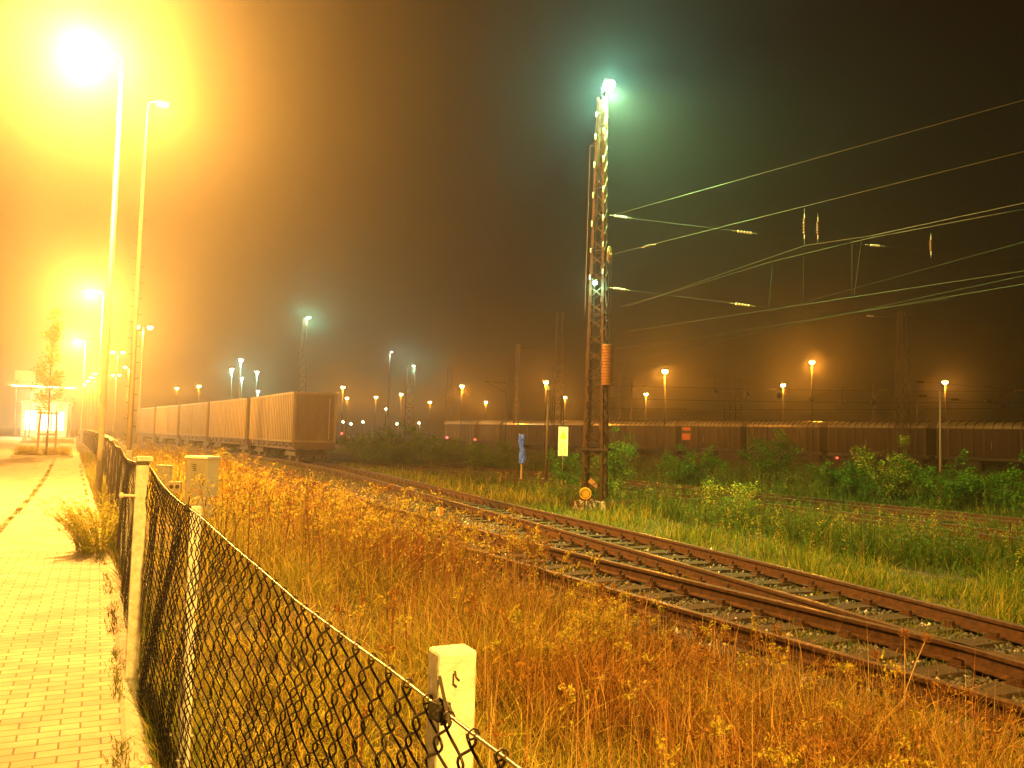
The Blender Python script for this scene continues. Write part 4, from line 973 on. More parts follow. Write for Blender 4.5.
    for k in range(nn):
        mb = MB(); mb.lathe([(0.155, 0.0), (0.17, 0.008), (0.17, hh - 0.012), (0.155, hh - 0.004)], (xw, -0.10, z0 + k * hh), None, 16); mb.build('tension_weight', M['tar'], t)
    mb = MB(); mb.tube([(xw, -0.10, z0 - 0.1), (xw, -0.10, zw)], 0.009, None, 5); mb.build('weight_cable', M['darksteel'], t)
    mb = MB(); mb.tube([(xw + 0.02, 0.05, 1.7), (xw + 0.02, 0.05, zw)], 0.014, None, 5); mb.build('guide_rod', M['steelrust'], t)
    return t
main_mast()
# dead brown growth and odds at the mast foot
clump(PX - 0.25, PY - 0.75, 0.5, 'dead brown creeper heaped round the foot of the steel mast', [(0.2, 0.08, 0.03), (0.13, 0.06, 0.025)], 40, 0.75, 50, 0.08, 30, big=2.2)
def disc_marker():
    p = at(585, 510, -0.34); t = thing('disc_marker', 'small round amber disc on a short stake at the foot of the steel mast', 'marker', (p[0], p[1] , BASE), -YAW)
    h = 0.48; mb = MB(); mb.lathe([(0.17, 0), (0.175, 0.01), (0.17, 0.02)], (0, 0, h), None, 20, (0, -1, 0.1)); d = mb.build('disc', M['amber_paint'], t)
    mb = MB(); mb.tube([(0.12 * math.cos(a), -0.024, h + 0.12 * math.sin(a)) for a in np.linspace(0, 6.283, 20)], 0.012, None, 5); mb.build('ring', M['tar'], d)
    mb = MB(); mb.tube([(0, 0.03, 0), (0, 0.03, h)], 0.02, None, 6); mb.build('stake', M['darksteel'], t)
    p = at(587, 502, -0.3); t = thing('white_stake', 'short white stake between the amber disc and the mast legs', 'stake', (p[0], p[1], BASE), 0)
    mb = MB(); mb.box((0, 0, 0.37), (0.055, 0.055, 0.7), taper=0.9); mb.build('shaft', M['board'], t, bevel=0.004)
    mb = MB(); mb.box((0, 0, 0.74), (0.05, 0.05, 0.04), taper=0.4); mb.build('tip', M['galv'], t)
    p = at(593, 507, -0.3); t = thing('tilted_plate', 'tilted pale orange plate on a stake at the mast foot', 'plate', (p[0], p[1], BASE), -YAW)
    mb = MB(); mb.box((0, 0, 0.74), (0.30, 0.02, 0.14), 0, None, (0, R(38))); mb.build('plate', rough('faded_orange_plate', (0.6, 0.38, 0.2), (0.7, 0.46, 0.26), 6, 0.6, 0, 0), t, bevel=0.003)
    mb = MB(); mb.tube([(0.02, 0.03, 0), (0.0, 0.03, 0.72)], 0.012, None, 5); mb.build('stake', M['darksteel'], t)
disc_marker()

# ------------------------------------------------------------------ sign, thin pole, blue wrapped post, small marker
def signs():
    p = at(562, 490, -0.36); z = size_at(p); s = z / F
    t = thing('signal_board', 'cream board with an amber triangle over a round slashed mark on a thin post', 'railway sign', (p[0], p[1], BASE), -YAW)
    top = EYE + (438.5 - 427) * s - BASE; bot = EYE + (438.5 - 456) * s - BASE; w = 9.6 * s; hb = top - bot
    mb = MB(); mb.box((0, -0.02, (top + bot) / 2), (w, 0.02, hb)); bd = mb.build('board', M['board'], t, bevel=0.002)
    mb = MB(); c = bot + hb * 0.75; q = w * 0.34; e = -0.034
    mb.add([(-q, e, c - hb * .17), (q, e, c - hb * .17), (0, e, c + hb * .17), (-q, e + .003, c - hb * .17), (q, e + .003, c - hb * .17), (0, e + .003, c + hb * .17)], [(0, 1, 2), (3, 5, 4), (0, 3, 4, 1), (1, 4, 5, 2), (2, 5, 3, 0)]); mb.build('triangle_mark', M['amber_paint'], bd)
    mb = MB(); c = bot + hb * 0.27; ry = hb * 0.19
    mb.tube([(q * math.cos(a), e, c + ry * math.sin(a)) for a in np.linspace(0, 6.283, 24)], w * 0.045, None, 4)
    mb.tube([(q * 0.55 * math.sin(u * 3.0) , e, c + ry * 0.62 * (-u)) for u in np.linspace(-1, 1, 12)][::-1], w * 0.05, None, 4)
    mb.build('round_mark', M['amber_paint'], bd)
    mb = MB(); mb.tube([(0, 0, 0), (0, 0, bot + 0.1)], 0.025, None, 8); mb.build('post', M['wood'], t)
    p = at(545.5, 489, -0.36); z = size_at(p); top = EYE + (438 - 390) * z / F - BASE
    t = thing('thin_pole', 'thin brown pole with a small cap standing left of the cream sign', 'pole', (p[0], p[1], BASE), -YAW + 0.15)
    mb = MB(); mb.tube([(0, 0, 0), (0.03, 0, top)], 0.05, None, 10); mb.build('shaft', M['steelrust'], t, True)
    mb = MB(); mb.lathe([(0.09, 0), (0.10, 0.06), (0.05, 0.12)], (0.03, 0, top), None, 10); mb.build('cap', M['galv'], t)
    p = at(521, 484, -0.36); z = size_at(p); s = z / F
    t = thing('wrapped_post', 'low post wrapped in crumpled blue plastic in front of the green bush', 'wrapped post', (p[0], p[1], BASE), -YAW)
    zb = EYE + (437 - 463) * s - BASE; zt = EYE + (437 - 434) * s - BASE
    mb = MB(); mb.tube([(0, 0, 0), (0, 0, zt - 0.1)], 0.045, None, 8); mb.build('post', M['wood'], t)
    vs = []; fs = []; n = 18; rows = 22
    for i in range(rows):
        u = i / (rows - 1); zz = zb + (zt - zb) * u; base = 0.085 + 0.045 * math.sin(u * 9) * (1 - u * .3) + (0.05 if u > 0.72 else 0)
        for k in range(n):
            a = 2 * math.pi * k / n; r_ = (0.115 + 0.02 * math.sin(u * 9)) * (1 + 0.16 * math.sin(3 * a + u * 17) + 0.12 * math.sin(7 * a - u * 23)) + random.uniform(-0.008, 0.008)
            vs.append((r_ * math.cos(a) + 0.03 * math.sin(u * 6), r_ * math.sin(a), zz + 0.02 * math.sin(a * 2 + i)))
    for i in range(rows - 1):
        for k in range(n): fs.append((i * n + k, i * n + (k + 1) % n, (i + 1) * n + (k + 1) % n, (i + 1) * n + k))
    fs.append(tuple((rows - 1) * n + k for k in range(n)))
    mb = MB(); mb.add(vs, fs); mb.build('plastic_wrap', M['blue_film'], t)
    p = at(440, 516, -0.33); z = size_at(p)
    t = thing('track_marker', 'tiny white and red marker peg between the two tracks', 'marker peg', (p[0], p[1], -0.34), -YAW)
    mb = MB(); mb.box((-0.045, 0, 0.11), (0.09, 0.09, 0.22)); mb.build('white_half', M['board'], t, bevel=0.006)
    mb = MB(); mb.box((0.042, 0, 0.11), (0.08, 0.088, 0.21)); mb.build('red_half', M['orange_panel'], t, bevel=0.006)
signs()

# ------------------------------------------------------------------ overhead wires
OW = 'overhead wires right of the steel mast'
def wire(name, pts, label, r_=0.011, sag=0.0, mat='cable', cat='wire', n=24):
    a, b = Vector(map(float, pts[0])), Vector(map(float, pts[1]))
    path = [a.lerp(b, u) - Vector((0, 0, sag * 4 * u * (1 - u))) for u in np.linspace(0, 1, n)]
    mb = MB(); mb.tube(path, r_, None, 5); o = mb.build(name, M[mat], None, True); return tag(o, label, cat, OW)
def insul(c, axis, parent_label, L=0.5, r_=0.05, mat='white_glaze', n=5, name='insulator'):
    t = thing(name, parent_label, 'insulator', c, 0, 'insulators hung in the overhead wires')
    ax = Vector(axis).normalized(); mb = MB(); pr = []
    for k in range(n): u = -L / 2 + L * (k + 0.5) / n; pr += [(r_ * 0.45, u - L / n * 0.4), (r_, u - L / n * 0.1), (r_, u + L / n * 0.15), (r_ * 0.45, u + L / n * 0.4)]
    mb.lathe(pr, (0, 0, 0), None, 10, ax); mb.build('sheds', M[mat], t, True)
    mb = MB()
    for s in (-1, 1): mb.tube([tuple(ax * s * L / 2), tuple(ax * s * (L / 2 + 0.12))], 0.014, None, 6)
    mb.build('end_fittings', M['galv'], t)
    return t
def extend(p, q, k): p = np.array(p); q = np.array(q); return p + (q - p) * k
h1 = 7.9
a = at(611, 216, h1); b = at(1024, 100, h1); z_m = PZ
def hpt(px, py, z):      # point at photo pixel and a given depth from the camera
    d = fw + rt * (px - 512) / F + up * (384 - py) / F; return np.array([0, 0, EYE]) + d * z
W1a = hpt(610, 216, PZ); W1b = at(1024, 100, W1a[2])
wire('span_wire', (W1a, extend(W1a, W1b, 1.5)), 'upper span wire rising from the mast to the top right', 0.008)
W2a = hpt(614, 254, PZ); W2b = at(1010, 155, W2a[2])
wire('span_wire', (W2a, extend(W2a, W2b, 1.5)), 'second span wire, running right from the tension wheel', 0.008)
k2 = at(649, 246, W2a[2]); insul(k2, W2b - W2a, 'small brown insulator in the second span wire near the mast', 0.3, 0.04, 'brown_glaze')
W3a, W3b = at(655, 297, 7.0), at(870, 236, 7.0); W3c = at(1024, 203, 7.0)
far3 = extend(W3b, W3a, 1.25)
mb = MB(); pth = [tuple(far3), tuple(W3a), tuple(at(805, 245.5, 7.0)), tuple(W3b), tuple(W3c), tuple(extend(W3b, W3c, 2.0))]
mb.tube(pth, 0.008, None, 5); tag(mb.build('catenary_wire', M['cable'], None), 'upper catenary wire of the lit pair crossing the sky at right', 'wire', OW)
mb = MB(); pth = [tuple(extend(at(870, 238, 6.95), at(660, 297, 6.95), 1.25)), tuple(at(770, 262, 6.95)), tuple(at(870, 238, 6.95)), tuple(at(1024, 209, 6.95)), tuple(extend(at(870, 238, 6.95), at(1024, 209, 6.95), 2.0))]
mb.tube(pth, 0.008, None, 5); tag(mb.build('catenary_wire', M['cable'], None), 'lower catenary wire of the lit pair crossing the sky at right', 'wire', OW)
def longw(px1, py1, px2, py2, h, lab, r_=0.007, e1=1.1, e2=1.8, nm='contact_wire'):
    p, q = at(px1, py1, h), at(px2, py2, h); a = extend(q, p, e1); b = extend(p, q, e2); wire(nm, (a, b), lab, r_); return p, q
longw(650, 328, 1024, 271, 5.5, 'contact wire, upper of the two reaching the right edge')
longw(660, 345, 1024, 284, 5.4, 'contact wire, lower of the two reaching the right edge')
longw(615, 363, 690, 347, 6.2, 'faint wire just right of the tension weights', 0.009, 1.0, 3.0, 'feeder_wire')
longw(615, 349, 760, 327, 6.2, 'faint wire over the tension weights in the haze', 0.008, 1.0, 1.8, 'feeder_wire')
longw(790, 306, 1020, 243, 6.4, 'dim slanting wire between contact wires and catenary at right', 0.004, 1.2, 1.5, 'feeder_wire')
# droppers
def dropper(px1, py1, h1_, px2, py2, h2_, lab):
    p, q = at(px1, py1, h1_), at(px2, py2, h2_); mb = MB(); mb.tube([tuple(p), tuple(q)], 0.004, None, 4); tag(mb.build('dropper', M['cable'], None), lab, 'wire', OW)
dropper(773, 261, 7.0, 768, 309, 5.5, 'leftmost slanting dropper between catenary and contact wire')
dropper(852, 237.5, 7.0, 852, 296.5, 5.5, 'middle upright dropper between catenary and contact wire')
dropper(862, 236.5, 7.0, 854, 297.0, 5.5, 'slanting dropper right of the middle upright one')
dropper(804, 246, 7.0, 803, 305, 5.5, 'faint dropper hanging below the pale insulator')
v1 = at(804, 226, 7.6)
pS = at(806, 207, W2a[2]); pE = at(804, 245, 7.0)
for (px, y0, y1, mat, lab) in [(804.5, 208, 245, 'brown_glaze', 'pale upright insulator string hanging from the span wire'), (818, 213, 243, 'brown_glaze', 'brown upright insulator string right of the pale one'), (931, 233, 258, 'brown_glaze', 'small brown upright insulator hanging alone at far right')]:
    z = size_at(at(px, y1, 7.0)); p0, p1 = hpt(px, y0, z), hpt(px, y1, z)
    t = insul((p0 + p1) / 2, (0, 0, 1), lab, float(p0[2] - p1[2]) * 0.45, 0.05, mat)
    mb = MB(); L = float(p0[2] - p1[2]); mb.tube([(0, 0, -L / 2), (0, 0, L / 2)], 0.008, None, 4); mb.build('suspension_rod', M['cable'], t)
def white_ins(px1, py1, px2, py2, z, lab, r_=0.035):
    p, q = hpt(px1, py1, z), hpt(px2, py2, z); insul((p + q) / 2, q - p, lab, float(np.linalg.norm(q - p)) * 0.8, r_)
white_ins(735, 231, 754, 233.5, 21, 'white insulator floating between the span wires right of the mast')
white_ins(733, 303.5, 752, 306, 22, 'white insulator beside the foot of the leftmost dropper')
white_ins(869, 245, 881, 246, 21, 'dim insulator just below the catenary wires at right', 0.03)
white_ins(612, 215.5, 629, 218, PZ, 'white insulator fixed to the mast where the upper span wire starts')
white_ins(612, 288, 627, 290, PZ, 'white insulator fixed to the mast beside the small lower lamp')
def thinw(a, b, lab): wire('stay_wire', (a, b), lab, 0.0035, mat='stay')
thinw(hpt(629, 218, PZ), hpt(744, 232, 21), 'thin dark stay wire from the mast to the upper floating insulator')
thinw(hpt(627, 290, PZ), hpt(735, 303.5, 22), 'thin dark stay wire from the mast to the lower floating insulator')
thinw(hpt(754, 233.5, 21), hpt(869, 245, 21), 'thin stay wire between two insulators below the catenary')
thinw(hpt(881, 246, 21), hpt(1060, 262, 21), 'thin stay wire running out right from the dim insulator')
thinw(hpt(752, 306, 22), hpt(1060, 330, 22), 'thin stay wire running right from the insulator by the dropper')
# round hanging fittings and distant span wires over the wagons
HF = 'dark hanging weights on the far span wires'
zf = 75
for px, py, lab in [(715, 393, 'first dark hanging weight right of the bright lamp, over the pale roof'), (747, 396, 'second dark hanging weight, over the pale wagon roofs'), (779, 396, 'third dark hanging weight, under the reddish lamp'), (812, 399, 'dark hanging weight on the line of the highest lamp'), (842, 401, 'dark hanging weight right of the highest lamp'), (873, 402, 'last dark hanging weight, left of the lattice mast with arm')]:
    c = hpt(px, py, zf); t = thing('hanging_weight', lab, 'weight', c, 0, HF)
    mb = MB(); mb.lathe([(0.04, -0.3), (0.25, -0.1), (0.25, 0.1), (0.04, 0.3)], (0, 0, 0), None, 8); mb.build('weight', M['darksteel'], t)
    mb = MB(); mb.tube([(0, 0, 0.3), (0, 0, 1.2)], 0.02, None, 4); mb.build('hanger', M['darksteel'], t)
for k, (y0, y1, lab) in enumerate([(385, 391, 'far span wire carrying the dark hanging weights'), (398, 402, 'far lower span wire just over the wagon roofs'), (408, 407, 'lowest far wire skimming the wagon roofs')]):
    wire('far_span_wire', (hpt(600, y0, zf + 4), hpt(1060, y1, zf - 4)), lab, 0.02, 0.2)
for k, (px, py, lab) in enumerate([(987, 386, 'upper left dark insulator near the right edge'), (1001, 395, 'middle dark insulator near the right edge'), (955, 399.5, 'dark insulator just right of the rightmost lamp'), (988, 401, 'lower middle dark insulator near the right edge'), (1003, 406, 'lowest dark insulator near the right edge'), (1018, 391, 'dark insulator at the very right edge'), (920, 382, 'dark insulator left of the rightmost lamp'), (923, 396, 'lower dark insulator left of the rightmost lamp')]):
    t = insul(hpt(px, py, 60), rt, lab, 0.55, 0.09, 'brown_glaze', 3)
wire('far_span_wire', (hpt(905, 380, 60), hpt(1060, 394, 60)), 'thin far wire threading the dark insulators at the right edge', 0.012)
wire('far_span_wire', (hpt(905, 395, 60), hpt(1060, 409, 60)), 'second thin far wire below the one threading the right edge insulators', 0.012)

# ------------------------------------------------------------------ rolling stock
def bogie(parent, y, rail_z, wheel_r=0.46, gauge=GA):
    mb = MB(); mb.box((0, y, rail_z + 0.55), (1.75, 2.3, 0.22)); 
    for s in (-1, 1): mb.box((s * 0.86, y, rail_z + 0.46), (0.12, 2.5, 0.26))
    b = mb.build('bogie', M['darksteel'], parent)
    for dy in (-0.9, 0.9):
        mb = MB()
        for s in (-1, 1): mb.lathe([(wheel_r, -0.05), (wheel_r, 0.03), (wheel_r + 0.03, 0.035), (wheel_r + 0.03, 0.06)], (s * gauge / 2, y + dy, rail_z + wheel_r), None, 16, (-s, 0, 0))
        mb.tube([(-gauge / 2, y + dy, rail_z + wheel_r), (gauge / 2, y + dy, rail_z + wheel_r)], 0.07, None, 8)
        mb.build('wheelset', M['rust'], b)
def flat_wagon():
    t = thing('flat_wagon', 'x', 'flat wagon', (0, 0, 0), 0, 'flat wagons of the container train')
    mb = MB(); mb.box((0, 0, 1.02), (2.3, 12.5, 0.16))
    for s in (-1, 1): mb.box((s * 1.0, 0, 0.86), (0.14, 12.4, 0.34))
    for yy in np.arange(-5.6, 5.7, 1.6): mb.box((0, yy, 0.9), (2.26, 0.12, 0.2))
    mb.build('frame', M['rust'], t)
    mb = MB(); mb.box((0, -6.3, 0.95), (2.4, 0.12, 0.4)); mb.build('headstock', M['rust'], t); mb = MB(); mb.box((0, 6.3, 0.95), (2.4, 0.12, 0.4)); mb.build('headstock', M['rust'], t)
    for y in (-1, 1):
        bogie(t, y * 4.4, 0.0)
        for s in (-1, 1): mb = MB(); mb.lathe([(0.08, 0), (0.08, 0.35), (0.2, 0.36), (0.2, 0.42)], (s * 0.85, y * 6.36, 0.98), None, 12, (0, y, 0)); mb.build('buffer', M['darksteel'], t)
    for s in (-1, 1):
        for yy in np.arange(-5.4, 5.5, 1.8): mb = MB(); mb.box((s * 1.17, yy, 0.98), (0.05, 0.09, 0.2)); mb.build('stake_pocket', M['galv'] if yy > 5 else M['rust'], t)
    return t
def container(matkey, L=6.06, W=2.56, Hh=2.95):
    t = thing('shipping_container', 'x', 'container', (0, 0, 0), 0, 'containers on the flat wagons'); mb = MB(); mt = M[matkey]
    n = 13; z0, z1 = 0.14, Hh - 0.1
    for s in (-1, 1):      # corrugated side walls
        vs = []; fs = []; k = 0; step = (L - 0.3) / n
        pts = []
        for i in range(n):
            y = -L / 2 + 0.15 + i * step
            pts += [(y, 0.09), (y + step * 0.45, 0.09), (y + step * 0.58, 0.0), (y + step * 0.87, 0.0)]
        pts.append((L / 2 - 0.15, 0.09))
        for y, d in pts: vs += [(s * (W / 2 - d), y, z0), (s * (W / 2 - d), y, z1)]
        for i in range(len(pts) - 1): fs.append((2 * i, 2 * i + 2, 2 * i + 3, 2 * i + 1) if s > 0 else (2 * i, 2 * i + 1, 2 * i + 3, 2 * i + 2))
        mb.add(vs, [q for i, q in enumerate(fs) if i % 4 != 2], mt); mb.add(vs, [q for i, q in enumerate(fs) if i % 4 == 2], M['lit_rib'])  # outer rib faces coloured lighter as bright lit streaks
    n = 13
    for s in (-1, 1):
        vs = []; fs = []; pts = []; step = (W - 0.3) / n
        for i in range(n):
            x = -W / 2 + 0.15 + i * step; pts += [(x, 0.03), (x + step * 0.35, 0.03), (x + step * 0.5, 0.01), (x + step * 0.85, 0.01)]
        pts.append((W / 2 - 0.15, 0.03))
        for x, d in pts: vs += [(x, s * (L / 2 - d), z0), (x, s * (L / 2 - d), z1)]
        for i in range(len(pts) - 1): fs.append((2 * i, 2 * i + 1, 2 * i + 3, 2 * i + 2) if s > 0 else (2 * i, 2 * i + 2, 2 * i + 3, 2 * i + 1))
        mb.add(vs, fs, M['container_dark'])  # end walls coloured darker to stand for their weaker light
    mb.box((0, 0, Hh - 0.06), (W - 0.12, L - 0.12, 0.03), m=mt); mb.box((0, 0, 0.08), (W - 0.12, L - 0.12, 0.06), m=mt)
    mb.build('body', mt, t)
    mb = MB()
    for sx in (-1, 1):
        for sy in (-1, 1): mb.box((sx * (W / 2 - 0.07), sy * (L / 2 - 0.07), Hh / 2), (0.15, 0.15, Hh))
        for z in (0.08, Hh - 0.06): mb.box((sx * (W / 2 - 0.045), 0, z), (0.09, L - 0.3, 0.13))
    for sy in (-1, 1):
        for z in (0.08, Hh - 0.06): mb.box((0, sy * (L / 2 - 0.045), z), (W - 0.3, 0.09, 0.13))
    mb.build('corner_frame', M['container_b'] if matkey == 'container' else mt, t)
    mb = MB(); mb.tube([(0.85, -L / 2 - 0.02, 0.25), (0.85, -L / 2 - 0.02, Hh - 0.3)], 0.022, None, 6); mb.build('locking_rod', M['galv'], t)
    return t
fw0 = flat_wagon(); cts = [container('container'), container('container_b'), container('container_dark')]
used = [False, False, False]; usedw = False
RZ = RAILB + 0.172
ordn = ['front', 'second', 'third', 'fourth', 'fifth', 'last']
y = 49.2 + 6.5
for k in range(5):
    x = float(trackA(y)); ang = -math.atan(float(trackA(y + 3) - trackA(y - 3)) / 6); lab = 'rust-brown flat wagon, %s from the tail end of the container train' % ordn[k]
    w = fw0 if not usedw else copy_tree(fw0); usedw = True; w.location = (x, y, RZ); w.rotation_euler = (0, 0, ang); w['label'] = lab
    for j, s in enumerate((-1, 1)):
        ci = (1, 0, 0, 1, 1, 0, 1, 0, 0, 1)[k * 2 + j]
        src = cts[ci]; c = src if not used[ci] else copy_tree(src); used[ci] = True
        c.location = (x - math.sin(ang) * s * 3.12 , y + math.cos(ang) * s * 3.12, RZ + 1.105); c.rotation_euler = (0, 0, ang)
        c['label'] = ('front container with a bare ribbed end wall facing the camera' if k == 0 and j == 0 else '%s container from the near end of the ribbed container row' % ['', 'second', 'third', 'fourth', 'fifth', 'sixth', 'seventh', 'eighth', 'ninth', 'tenth'][k * 2 + j])
    y += 13.35
for q in [o for o in bpy.data.objects if o.parent == cts[2]]: bpy.data.objects.remove(q)
bpy.data.objects.remove(cts[2])

def covered_wagon(L, label, bodymat, orange=False, ribs=True):
    t = thing('covered_wagon', label, 'freight wagon', (0, 0, 0), 0, 'covered freight wagons across the yard'); W = 2.8; wall0, wall1 = 1.15, 3.45
    mb = MB(); mb.box((0, 0, (wall0 + wall1) / 2), (W, L - 0.9, wall1 - wall0)); b = mb.build('body', M[bodymat], t)
    mb = MB()
    for s in (-1, 1):
        for yy in np.linspace(-(L - 1.0) / 2, (L - 1.0) / 2, 12): mb.box((s * (W / 2 + 0.045), yy, (wall0 + wall1) / 2), (0.09, 0.12, wall1 - wall0 + 0.02))
        mb.box((s * (W / 2 + 0.03), 0, wall1 - 0.05), (0.06, L - 0.95, 0.09))
    mb.build('side_posts', M['container_dark'], b)
    mb = MB(); n = 10; vs = []; fs = []   # arched roof
    for yy in (-(L - 0.8) / 2, (L - 0.8) / 2):
        for k in range(n + 1): a = math.pi * k / n; vs.append(((W / 2 + 0.04) * math.cos(a), yy, wall1 + 0.62 * math.sin(a)))
    for k in range(n): fs.append((k, k + 1, n + 2 + k, n + 1 + k))
    fs.append(tuple(range(n, -1, -1))); fs.append(tuple(range(n + 1, 2 * n + 2)))
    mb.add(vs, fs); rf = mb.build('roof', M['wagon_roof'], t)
    if ribs:
        mb = MB()
        for yy in np.linspace(-(L - 1.2) / 2, (L - 1.2) / 2, 15): mb.tube([((W / 2 + 0.06) * math.cos(a), yy, wall1 + 0.65 * math.sin(a)) for a in np.linspace(0, math.pi, 9)], 0.045, None, 4)
        mb.build('roof_ribs', M['rust'], rf)
    mb = MB(); mb.box((0, 0, 0.98), (2.5, L - 0.5, 0.28)); mb.build('frame', M['darksteel'], t)
    for s in (-1, 1):
        bogie(t, s * (L / 2 - 2.3), 0.0)
        for sx in (-1, 1): mb = MB(); mb.lathe([(0.08, 0), (0.08, 0.25), (0.2, 0.26), (0.2, 0.3)], (sx * 0.85, s * (L / 2 - 0.25), 1.0), None, 10, (0, s, 0)); mb.build('buffer', M['darksteel'], t)
    if orange:
        mb = MB(); mb.box((-W / 2 - 0.10, (L - 1.6) / 2 - 0.3, 2.3), (0.02, 1.1, 0.7)); mb.build('orange_panel', M['orange_panel'], b)
        mb = MB(); mb.box((-W / 2 - 0.10, (L - 1.6) / 2 - 0.3, 3.15), (0.02, 1.1, 0.35)); mb.build('orange_panel', M['orange_panel'], b)
    mb = MB(); mb.box((-W / 2 - 0.06, 0, 2.2), (0.06, 2.2, 1.9)); d = mb.build('sliding_door', M[bodymat], b, bevel=0.01)
    mb = MB(); mb.tube([(-W / 2 - 0.12, 0.8, 1.8), (-W / 2 - 0.12, 0.8, 2.4)], 0.025, None, 5); mb.build('door_handle', M['galv'], d)
    return t
TA, TB = np.array([50.0, 112.0]), np.array([66.2, 45.0]); TD = (TA - TB) / np.linalg.norm(TA - TB)
def on_train(px):
    d = fw + rt * (px - 512) / F + up * (384 - 437) / F; d2 = np.array([d[0], d[1]])
    A = np.array([[TD[0], -d2[0]], [TD[1], -d2[1]]]); s, u = np.linalg.solve(A, -TB); return s
bounds = [450, 484, 509, 612, 687, 752, 832, 939, 1090]
labs = ['farthest covered wagon, pale-roofed, left of the blue wrapped post', 'second pale-roofed wagon from the left, with a dark gap at its left', 'long dark wagon behind the cream sign and steel mast', 'covered wagon with a bright roof just right of the steel mast', 'covered wagon with striped shining roof and orange end panels', 'dark ribbed wagon below the two right-hand lamps', 'covered wagon with a golden striped roof, behind the yellow-green bush', 'darkest covered wagon at the right edge']
ss = [on_train(b) for b in bounds]
print('train s', [round(float(q), 1) for q in ss])
for i in range(len(bounds) - 1):
    s0, s1 = ss[i + 1], ss[i]; L = float(s0 - s1) if s0 > s1 else float(s1 - s0); mid = (s0 + s1) / 2; c = TB + TD * mid
    w = covered_wagon(L, labs[i], 'container_dark' if i < 2 else 'wagon_red', orange=(i == 4), ribs=i > 2)
    w.location = (float(c[0]), float(c[1]), -0.12); w.rotation_euler = (0, 0, -math.atan2(TD[0], TD[1]))
t = thing('railway_track', 'track under the covered wagons, mostly hidden by bushes', 'railway track', (0, 0, 0))
mb = MB()
for s in (-1, 1):
    mb = MB(); n = np.array([TD[1], -TD[0]]) * s * GA / 2; a = TB - TD * 40 + n; b = TA + TD * 60 + n; mb.tube([(a[0], a[1], -0.2), (b[0], b[1], -0.2)], 0.07, None, 4); mb.build('rail', M['rust'], t)

# ------------------------------------------------------------------ small far lights
FL = 'small signal lights low in the yard'
def signal(px, py, z, mat, col, pw, label):
    c = hpt(px, py, z); t = thing('signal_light', label, 'signal light', (c[0], c[1], BASE), -YAW, FL); h = float(c[2]) - BASE; s = z / F
    mb = MB(); mb.tube([(0, 0, 0), (0, 0, h)], 0.05, None, 6); mb.build('post', M['darksteel'], t)
    mb = MB(); mb.box((0, 0.1, h), (0.45, 0.2, 0.4)); mb.build('lamp_box', M['darksteel'], t, bevel=0.02)
    mb = MB(); mb.lathe([(s * 1.3, 0), (s * 1.2, 0.03)], (0, -0.01, h), None, 10, (0, -1, 0)); mb.build('lens', M[mat], t)
    if pw: lamp_light((0, -0.4, h), pw * 0.15, col, t, 0.1)
for px, py, z, mat, col, pw, lab in [
    (342, 433.5, 95, 'red_glow', (1, .05, .05), 120, 'small red light at the right edge of the front container'),
    (447, 437.5, 120, 'red_glow', (1, .05, .1), 150, 'red light below the left end of the pale wagons'),
    (475, 439.5, 120, 'red_glow', (1, .05, .05), 0, 'red light under the first pale wagon'),
    (492, 439, 120, 'red_glow', (1, .05, .05), 0, 'red light under the second pale wagon'),
    (837, 458, 62, 'red_glow', (1, .03, .05), 40, 'single red light low in front of the dark wagons at right'),
    (343, 422, 125, 'white_glow', (.8, 1, .7), 500, 'white light right beside the front container'),
    (351, 424, 125, 'white_glow', (.8, 1, .7), 400, 'white light, second from the container'),
    (363, 422, 125, 'white_glow', (.8, 1, .7), 250, 'white light, third from the container'),
    (386, 409, 130, 'white_glow', (.6, 1, .9), 150, 'teal light low beside the tall thin pole'),
    (397, 424, 125, 'white_glow', (.8, 1, .7), 250, 'white light left of the green-white lit mast'),
    (419, 423, 125, 'white_glow', (.9, 1, .6), 400, 'yellow-white light right of the green-white lit mast')]:
    signal(px, py, z, mat, col, pw, lab)

# ------------------------------------------------------------------ left: planted bed, young tree, building
def planter(px0, px1, py, label, h=0.55, z=0.0, depth=1.6, lab2='x'):
    a, b = at(px0, py, 0), at(px1, py, 0); c = (a + b) / 2; w = float(np.linalg.norm(b - a)); rz = -YAW + R(20)
    t = thing('planting_bed', label, 'planting bed', (c[0], c[1] + depth / 2, 0), 0, 'planting beds in the parking area'); mb = MB()
    for s in (-1, 1): mb.box((0, s * depth / 2, 0.04), (w, 0.1, 0.14)); mb.box((s * (w / 2 - 0.05), 0, 0.04), (0.1, depth - 0.1, 0.138))
    mb.build('kerb_edging', M['kerb'], t, bevel=0.01); mb = MB(); mb.box((0, 0, 0.03), (w - 0.2, depth - 0.1, 0.08)); mb.build('soil', M['ground'], t)
    L = Leaves()
    for i in range(150):
        x = rng.uniform(-w / 2 + 0.15, w / 2 - 0.15); y = rng.uniform(-depth / 2 + 0.15, depth / 2 - 0.15)
        hh = h * rng.uniform(0.7, 1.05); L.stem([(x, y, 0.0), (x, y, hh)], 0.006, 0.004, (0.1, 0.08, 0.04)) if i % 2 else None
        q = 55; L.leaf(np.stack([x + rng.normal(0, 0.11, q), y + rng.normal(0, 0.11, q), rng.uniform(0.1, 1, q) * hh], 1), rng.uniform(0.04, 0.09, q), mixcol(q, YE, 0.3))
    L.build('hedge_leaves', 'hedge_stems', t)
    return c, depth
c1, dp = planter(12, 70, 457.5, 'low clipped hedge in a kerbed bed at the foot of the young tree')
planter(28, 66, 443, 'smaller planting bed farther along, behind the young tree', 0.5)
